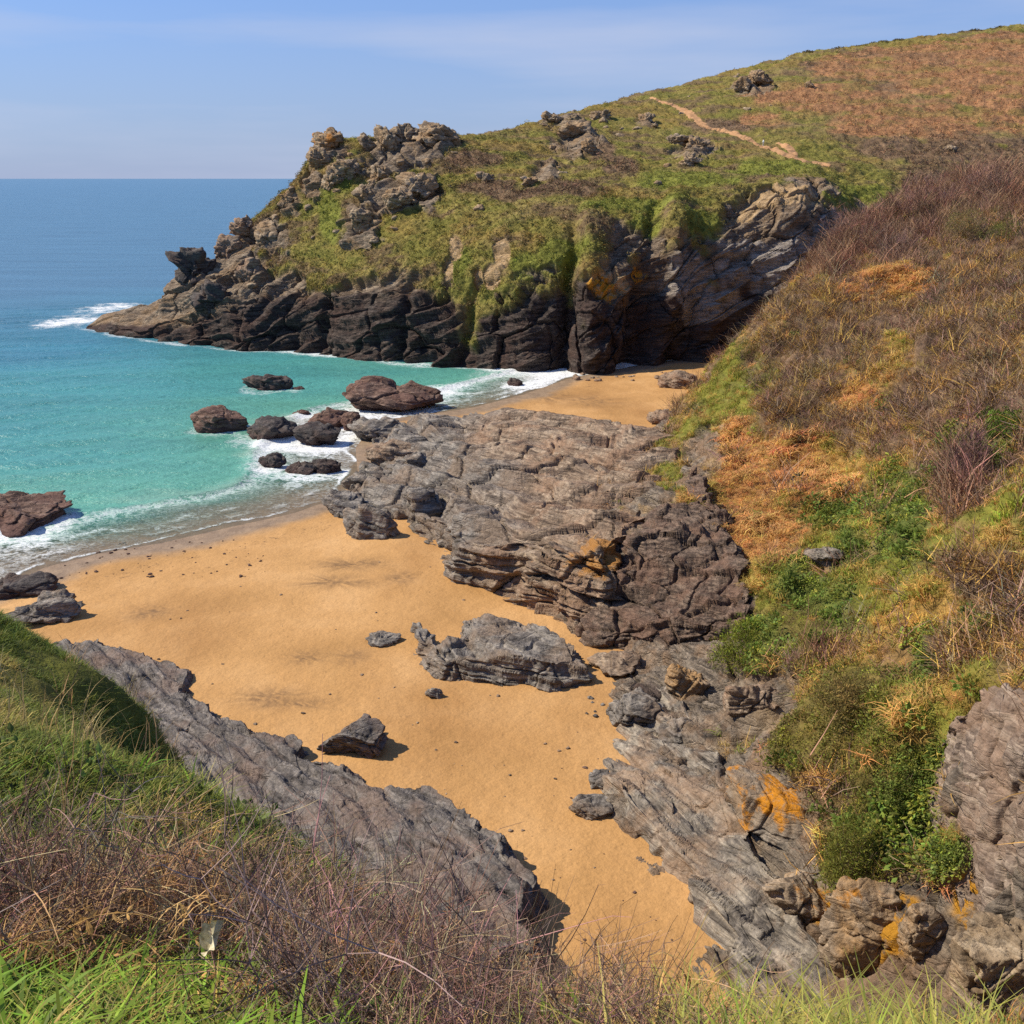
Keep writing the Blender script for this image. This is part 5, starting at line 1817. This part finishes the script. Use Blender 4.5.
bush('hanging_shrub', 'dense olive green bush overhanging the tilted dark ledge at the cliff foot', SB, 742, 662, 66, 40, 'gorse', (0.18, 0.20, 0.026), 601, n=420)
bush('hanging_shrub', 'tall curtain of brownish green plants hanging beside the lichen boulder', SB, 848, 880, 56, 76, 'gorse', (0.16, 0.165, 0.030), 602, n=480)
bush('green_bush', 'bright green bush tucked against the overhanging brown rock', SB, 900, 800, 40, 50, 'leafy', (0.15, 0.18, 0.034), 603, n=240)
bush('bare_shrub', 'wide bare reddish shrub on the brow of the hillside, nearest the headland', SB, 862, 238, 70, 34, 'twig', (0.27, 0.145, 0.105), 604, n=420)
bush('bare_shrub', 'bare reddish shrub on the hillside brow behind the wide one', SB, 925, 212, 64, 30, 'twig', (0.29, 0.165, 0.12), 605, n=380)
bush('bare_shrub', 'topmost bare shrub on the hillside brow', SB, 985, 196, 60, 30, 'twig', (0.26, 0.16, 0.115), 606, n=340)
bush('bare_shrub', 'low brown bare shrub above the orange bracken patch on the hillside brow', SB, 905, 258, 56, 22, 'twig', (0.23, 0.15, 0.115), 607, n=260)
bush('gorse_bush', 'dull olive gorse bush among bare shrubs on the hillside brow', SB, 965, 238, 46, 30, 'gorse', (0.22, 0.18, 0.060), 608, n=300)
bush('gorse_bush', 'greener gorse bush below the topmost bare shrub of the brow', SB, 1005, 240, 40, 24, 'gorse', (0.17, 0.175, 0.040), 609, n=240)
bush('bare_shrub', 'dark purplish bare shrub standing amid leafy green plants on the hillside', SB, 968, 482, 40, 60, 'twig', (0.20, 0.115, 0.105), 610, n=260)
bush('green_bush', 'bright leafy bush on the hillside above the purplish bare shrub', SB, 1002, 436, 40, 28, 'leafy', (0.14, 0.21, 0.026), 611, n=200)
bush('gorse_bush', 'small dark green bush at the seaward edge of the hillside above the far beach', SB, 742, 360, 20, 26, 'gorse', (0.14, 0.15, 0.035), 612, n=160)
bush('brown_bush', 'rounded olive brown bush in the middle of the creeping mat of plants', SB, 852, 708, 84, 26, 'gorse', (0.22, 0.165, 0.050), 613, n=480)

rg2 = random.Random(5)
lz = [(px, py, rx, ry) for px, py, rx, ry in ((1005, 430, 24, 16), (975, 455, 22, 14), (890, 490, 36, 28), (910, 530, 22, 30), (830, 510, 36, 16), (845, 545, 30, 20), (800, 590, 34, 26), (830, 610, 34, 22),
      (920, 660, 12, 40), (890, 820, 40, 36), (925, 770, 22, 44), (970, 620, 16, 18), (900, 560, 30, 20), (790, 770, 14, 10), (815, 800, 14, 14), (940, 690, 26, 20))]
for k in range(44):
    px, py, rx, ry = lz[k % len(lz)]
    loc, nrm = hit(SB, px + rg2.gauss(0, rx * .6), py + rg2.gauss(0, ry * .6))
    if loc is None or loc[1] > 140:
        continue
    pr = p_leafy(800 + k, 46, 0.5, 0.45, 0.22, 0.072, 0.6, 0.3, 0.012)
    g_ = rg2.uniform(0.7, 1.3)
    sc_ = rg2.uniform(0.8, 1.7)
    o = mesh_from('leafy_plant', pr.V * sc_, pr.Fc, M_LEAF, None, pr.Cv[:, None] * np.array([[0.135, 0.190, 0.032]]) * g_, smooth=False)
    o.location = loc
    tag(o, 'bright green broad leaved plant growing in a clump on the hillside', 'plant', 'leafy plants on the hillside')

# ---- hedge of small bushes on the skyline
for k in range(26):
    px = 800 + k * 9.0 + rg2.uniform(-9, 9)
    py0 = np.interp(px, [790, 830, 900, 1000, 1040], [57, 52, 42, 30, 26])
    q = None
    for dy in range(-14, 16):
        q, nrm = hit(HB, px, py0 + dy)
        if q is not None and q.y > 150:
            break
    if q is None:
        continue
    pr = p_leafy(900 + k, 90, 1.7, 1.1, 0.6, 0.2, 0.3, 0.2, 0.05)
    o = mesh_from('hedge_bush', pr.V * rg2.uniform(0.35, 0.85) * np.array([1.5, 1, 0.8]), pr.Fc, M_LEAF, None, pr.Cv[:, None] * np.array([[0.17, 0.135, 0.06]]), smooth=False)
    o.location = (q.x, q.y, q.z - 0.35)
    tag(o, 'small dark bush in the hedge line along the hilltop', 'bush', 'bushes along the hilltop')

# ---- the walker on the footpath
def walker():
    loc, _ = hit(HB, 763, 147)
    bm = bmesh.new()
    sk = bm.verts.layers.skin.verify()
    J = [(0, 0, .95, .13), (0, 0, 1.12, .14), (0, -.01, 1.34, .17), (0, 0, 1.47, .07), (0, .02, 1.56, .075), (0, .02, 1.66, .098), (0, .02, 1.73, .07)]
    vs = []

    def add(x, y, z, r):
        v = bm.verts.new((x, y, z))
        v[sk].radius = (r, r * 0.85)
        return v
    for j in J:
        vs.append(add(*j))
    for a, b in zip(vs, vs[1:]):
        bm.edges.new((a, b))
    vs[0][sk].use_root = True
    for sgn, st_ in ((-1, .22), (1, -.18)):
        c = [add(sgn * .10, 0, .86, .095), add(sgn * .11, st_ * .5, .48, .065), add(sgn * .11, st_ - .04, .09, .045), add(sgn * .12, st_ + .12, .045, .045)]
        for a, b in zip([vs[0]] + c, c):
            bm.edges.new((a, b))
        c = [add(sgn * .20, 0, 1.40, .062), add(sgn * .26, -st_ * .3, 1.14, .045), add(sgn * .25, -st_ * .9 + .06, .92, .034), add(sgn * .25, -st_ + .1, .83, .036)]
        for a, b in zip([vs[2]] + c, c):
            bm.edges.new((a, b))
    me_ = bpy.data.meshes.new('person')
    bm.to_mesh(me_)
    bm.free()
    o = bpy.data.objects.new('person', me_)
    COL.objects.link(o)
    o.modifiers.new('skin', 'SKIN')
    sb = o.modifiers.new('sub', 'SUBSURF')
    sb.levels = sb.render_levels = 2
    bpy.context.view_layer.update()
    me2 = bpy.data.meshes.new_from_object(o.evaluated_get(bpy.context.evaluated_depsgraph_get()))
    o.modifiers.clear()
    o.data = me2
    m = NT('walker_clothes')
    tc = m.n('TexCoord').outputs['Object']
    z_ = m.n('SeparateXYZ')
    m.set(z_.inputs[0], tc)
    nd = m.ramp(m.math('DIVIDE', z_.outputs[2], 2.0), [(0.0, (0.10, 0.08, 0.07)), (0.06, (0.50, 0.47, 0.42)), (0.46, (0.06, 0.07, 0.08)), (0.50, (0.62, 0.66, 0.66)), (0.735, (0.55, 0.34, 0.25))])
    nd.node.color_ramp.interpolation = 'CONSTANT'
    me2.materials.clear()
    me2.materials.append(m.done(m.bsdf(nd, 0.8, 0.2)))
    o.location = (loc.x, loc.y, loc.z + 0.04)
    o.rotation_euler = (0, 0, R(100))
    tag(o, 'walker in pale top and pale trousers on the headland footpath', 'person')
    q, Fc = ico(3)
    hv = q * np.array([.112, .118, .085]) + np.array([0, -.004, 1.735])
    mh = NT('dark_hair')
    h = mesh_from('hair', hv, Fc, mh.done(mh.bsdf((0.03, 0.022, 0.018), 0.7)), parent=o)
    return o


walker()

# ---- one pale dry leaf caught in the thicket
def dry_leaf():
    d = ray(215, 936)
    c = np.array([0, 0, CAM_H]) + d * 3.55
    n = 22
    V, Fc = [], []
    for i_ in range(n + 1):
        t = i_ / n
        w = 0.052 * math.sin(math.pi * min(t * 0.97 + 0.03, 1) ** 0.75) * (1 + 0.22 * math.sin(t * 17)) * (1 - 0.25 * t)
        for j_ in range(9):
            s_ = j_ / 4 - 1
            V.append((s_ * w, -0.028 * s_ * s_ + 0.006 * math.sin(9 * t + 4 * s_), (t - 0.5) * 0.155 + 0.012 * abs(s_)))
    Fc = grid_faces(n + 1, 9)
    V = np.array(V)
    M_ = NT('dry_leaf')
    tc = M_.n('TexCoord').outputs['Object']
    col = M_.ramp(M_.noise(tc, 40, 6, 0.7), [(0.35, (0.30, 0.24, 0.13)), (0.5, (0.52, 0.47, 0.31)), (0.65, (0.60, 0.55, 0.40))])
    o = mesh_from('dry_leaf', np.concatenate([V, V + [0, 0.0012, 0]]), np.concatenate([Fc, Fc[:, ::-1] + len(V)]), M_.done(M_.bsdf(col, 0.8, 0.2)))
    o.location = c
    o.rotation_euler = (R(-20), R(20), R(-58))
    tag(o, 'pale dry leaf caught among bramble stems above the lush grass', 'leaf')


dry_leaf()


# ---- tangles of dead bracken and dry grass in the thicket
cl = []
for px, py, t, n_, r_ in ((70, 850, 4.6, 26, .30), (30, 880, 4.2, 16, .25), (320, 975, 3.6, 22, .22), (290, 930, 4.0, 14, .22), (420, 1000, 3.4, 16, .2), (250, 850, 5.2, 18, .35), (300, 860, 5.0, 14, .3), (470, 960, 4.1, 10, .2), (620, 1000, 3.8, 12, .2), (150, 820, 5.2, 12, .3)):
    c0 = P(px, py, t)
    for _ in range(n_):
        x_, y_ = c0[0] + rg.normal() * r_, c0[1] + rg.normal() * r_
        cl.append((x_, y_, float(FG(np.array([x_]), np.array([y_]))[0]), max(0.0, c0[2] - float(FG(np.array([x_]), np.array([y_]))[0]) - 0.25)))
cl = np.array(cl)
cp = cl[:, :3] + np.stack([cl[:, 0] * 0, cl[:, 0] * 0, cl[:, 3] * rg.random(len(cl))], 1)
up_ = np.repeat(np.array([[0, 0, 1.0]]), len(cp), 0)
build_scatter('bracken_tangle', [p_grass(300 + q, 20, 0.34, 0.0036, 0.10, 1.1, 5, 0.85) for q in range(5)], cp, up_, rg.uniform(.6, 1.2, len(cp)), jitter(np.repeat(np.array([[0.52, 0.31, 0.12]]), len(cp), 0), rg, 0.25, 0.08), M_GRASS, 1.0, seed=150)
i = rg.random(len(cp)) < 0.5
build_scatter('curled_fronds', [p_frond(310 + q, 3) for q in range(5)], cp[i] + [0, 0, 0.08], up_[i], rg.uniform(.5, 1.0, i.sum()), jitter(np.repeat(np.array([[0.50, 0.27, 0.10]]), i.sum(), 0), rg, 0.25, 0.08), M_LEAF, 1.0, seed=151)
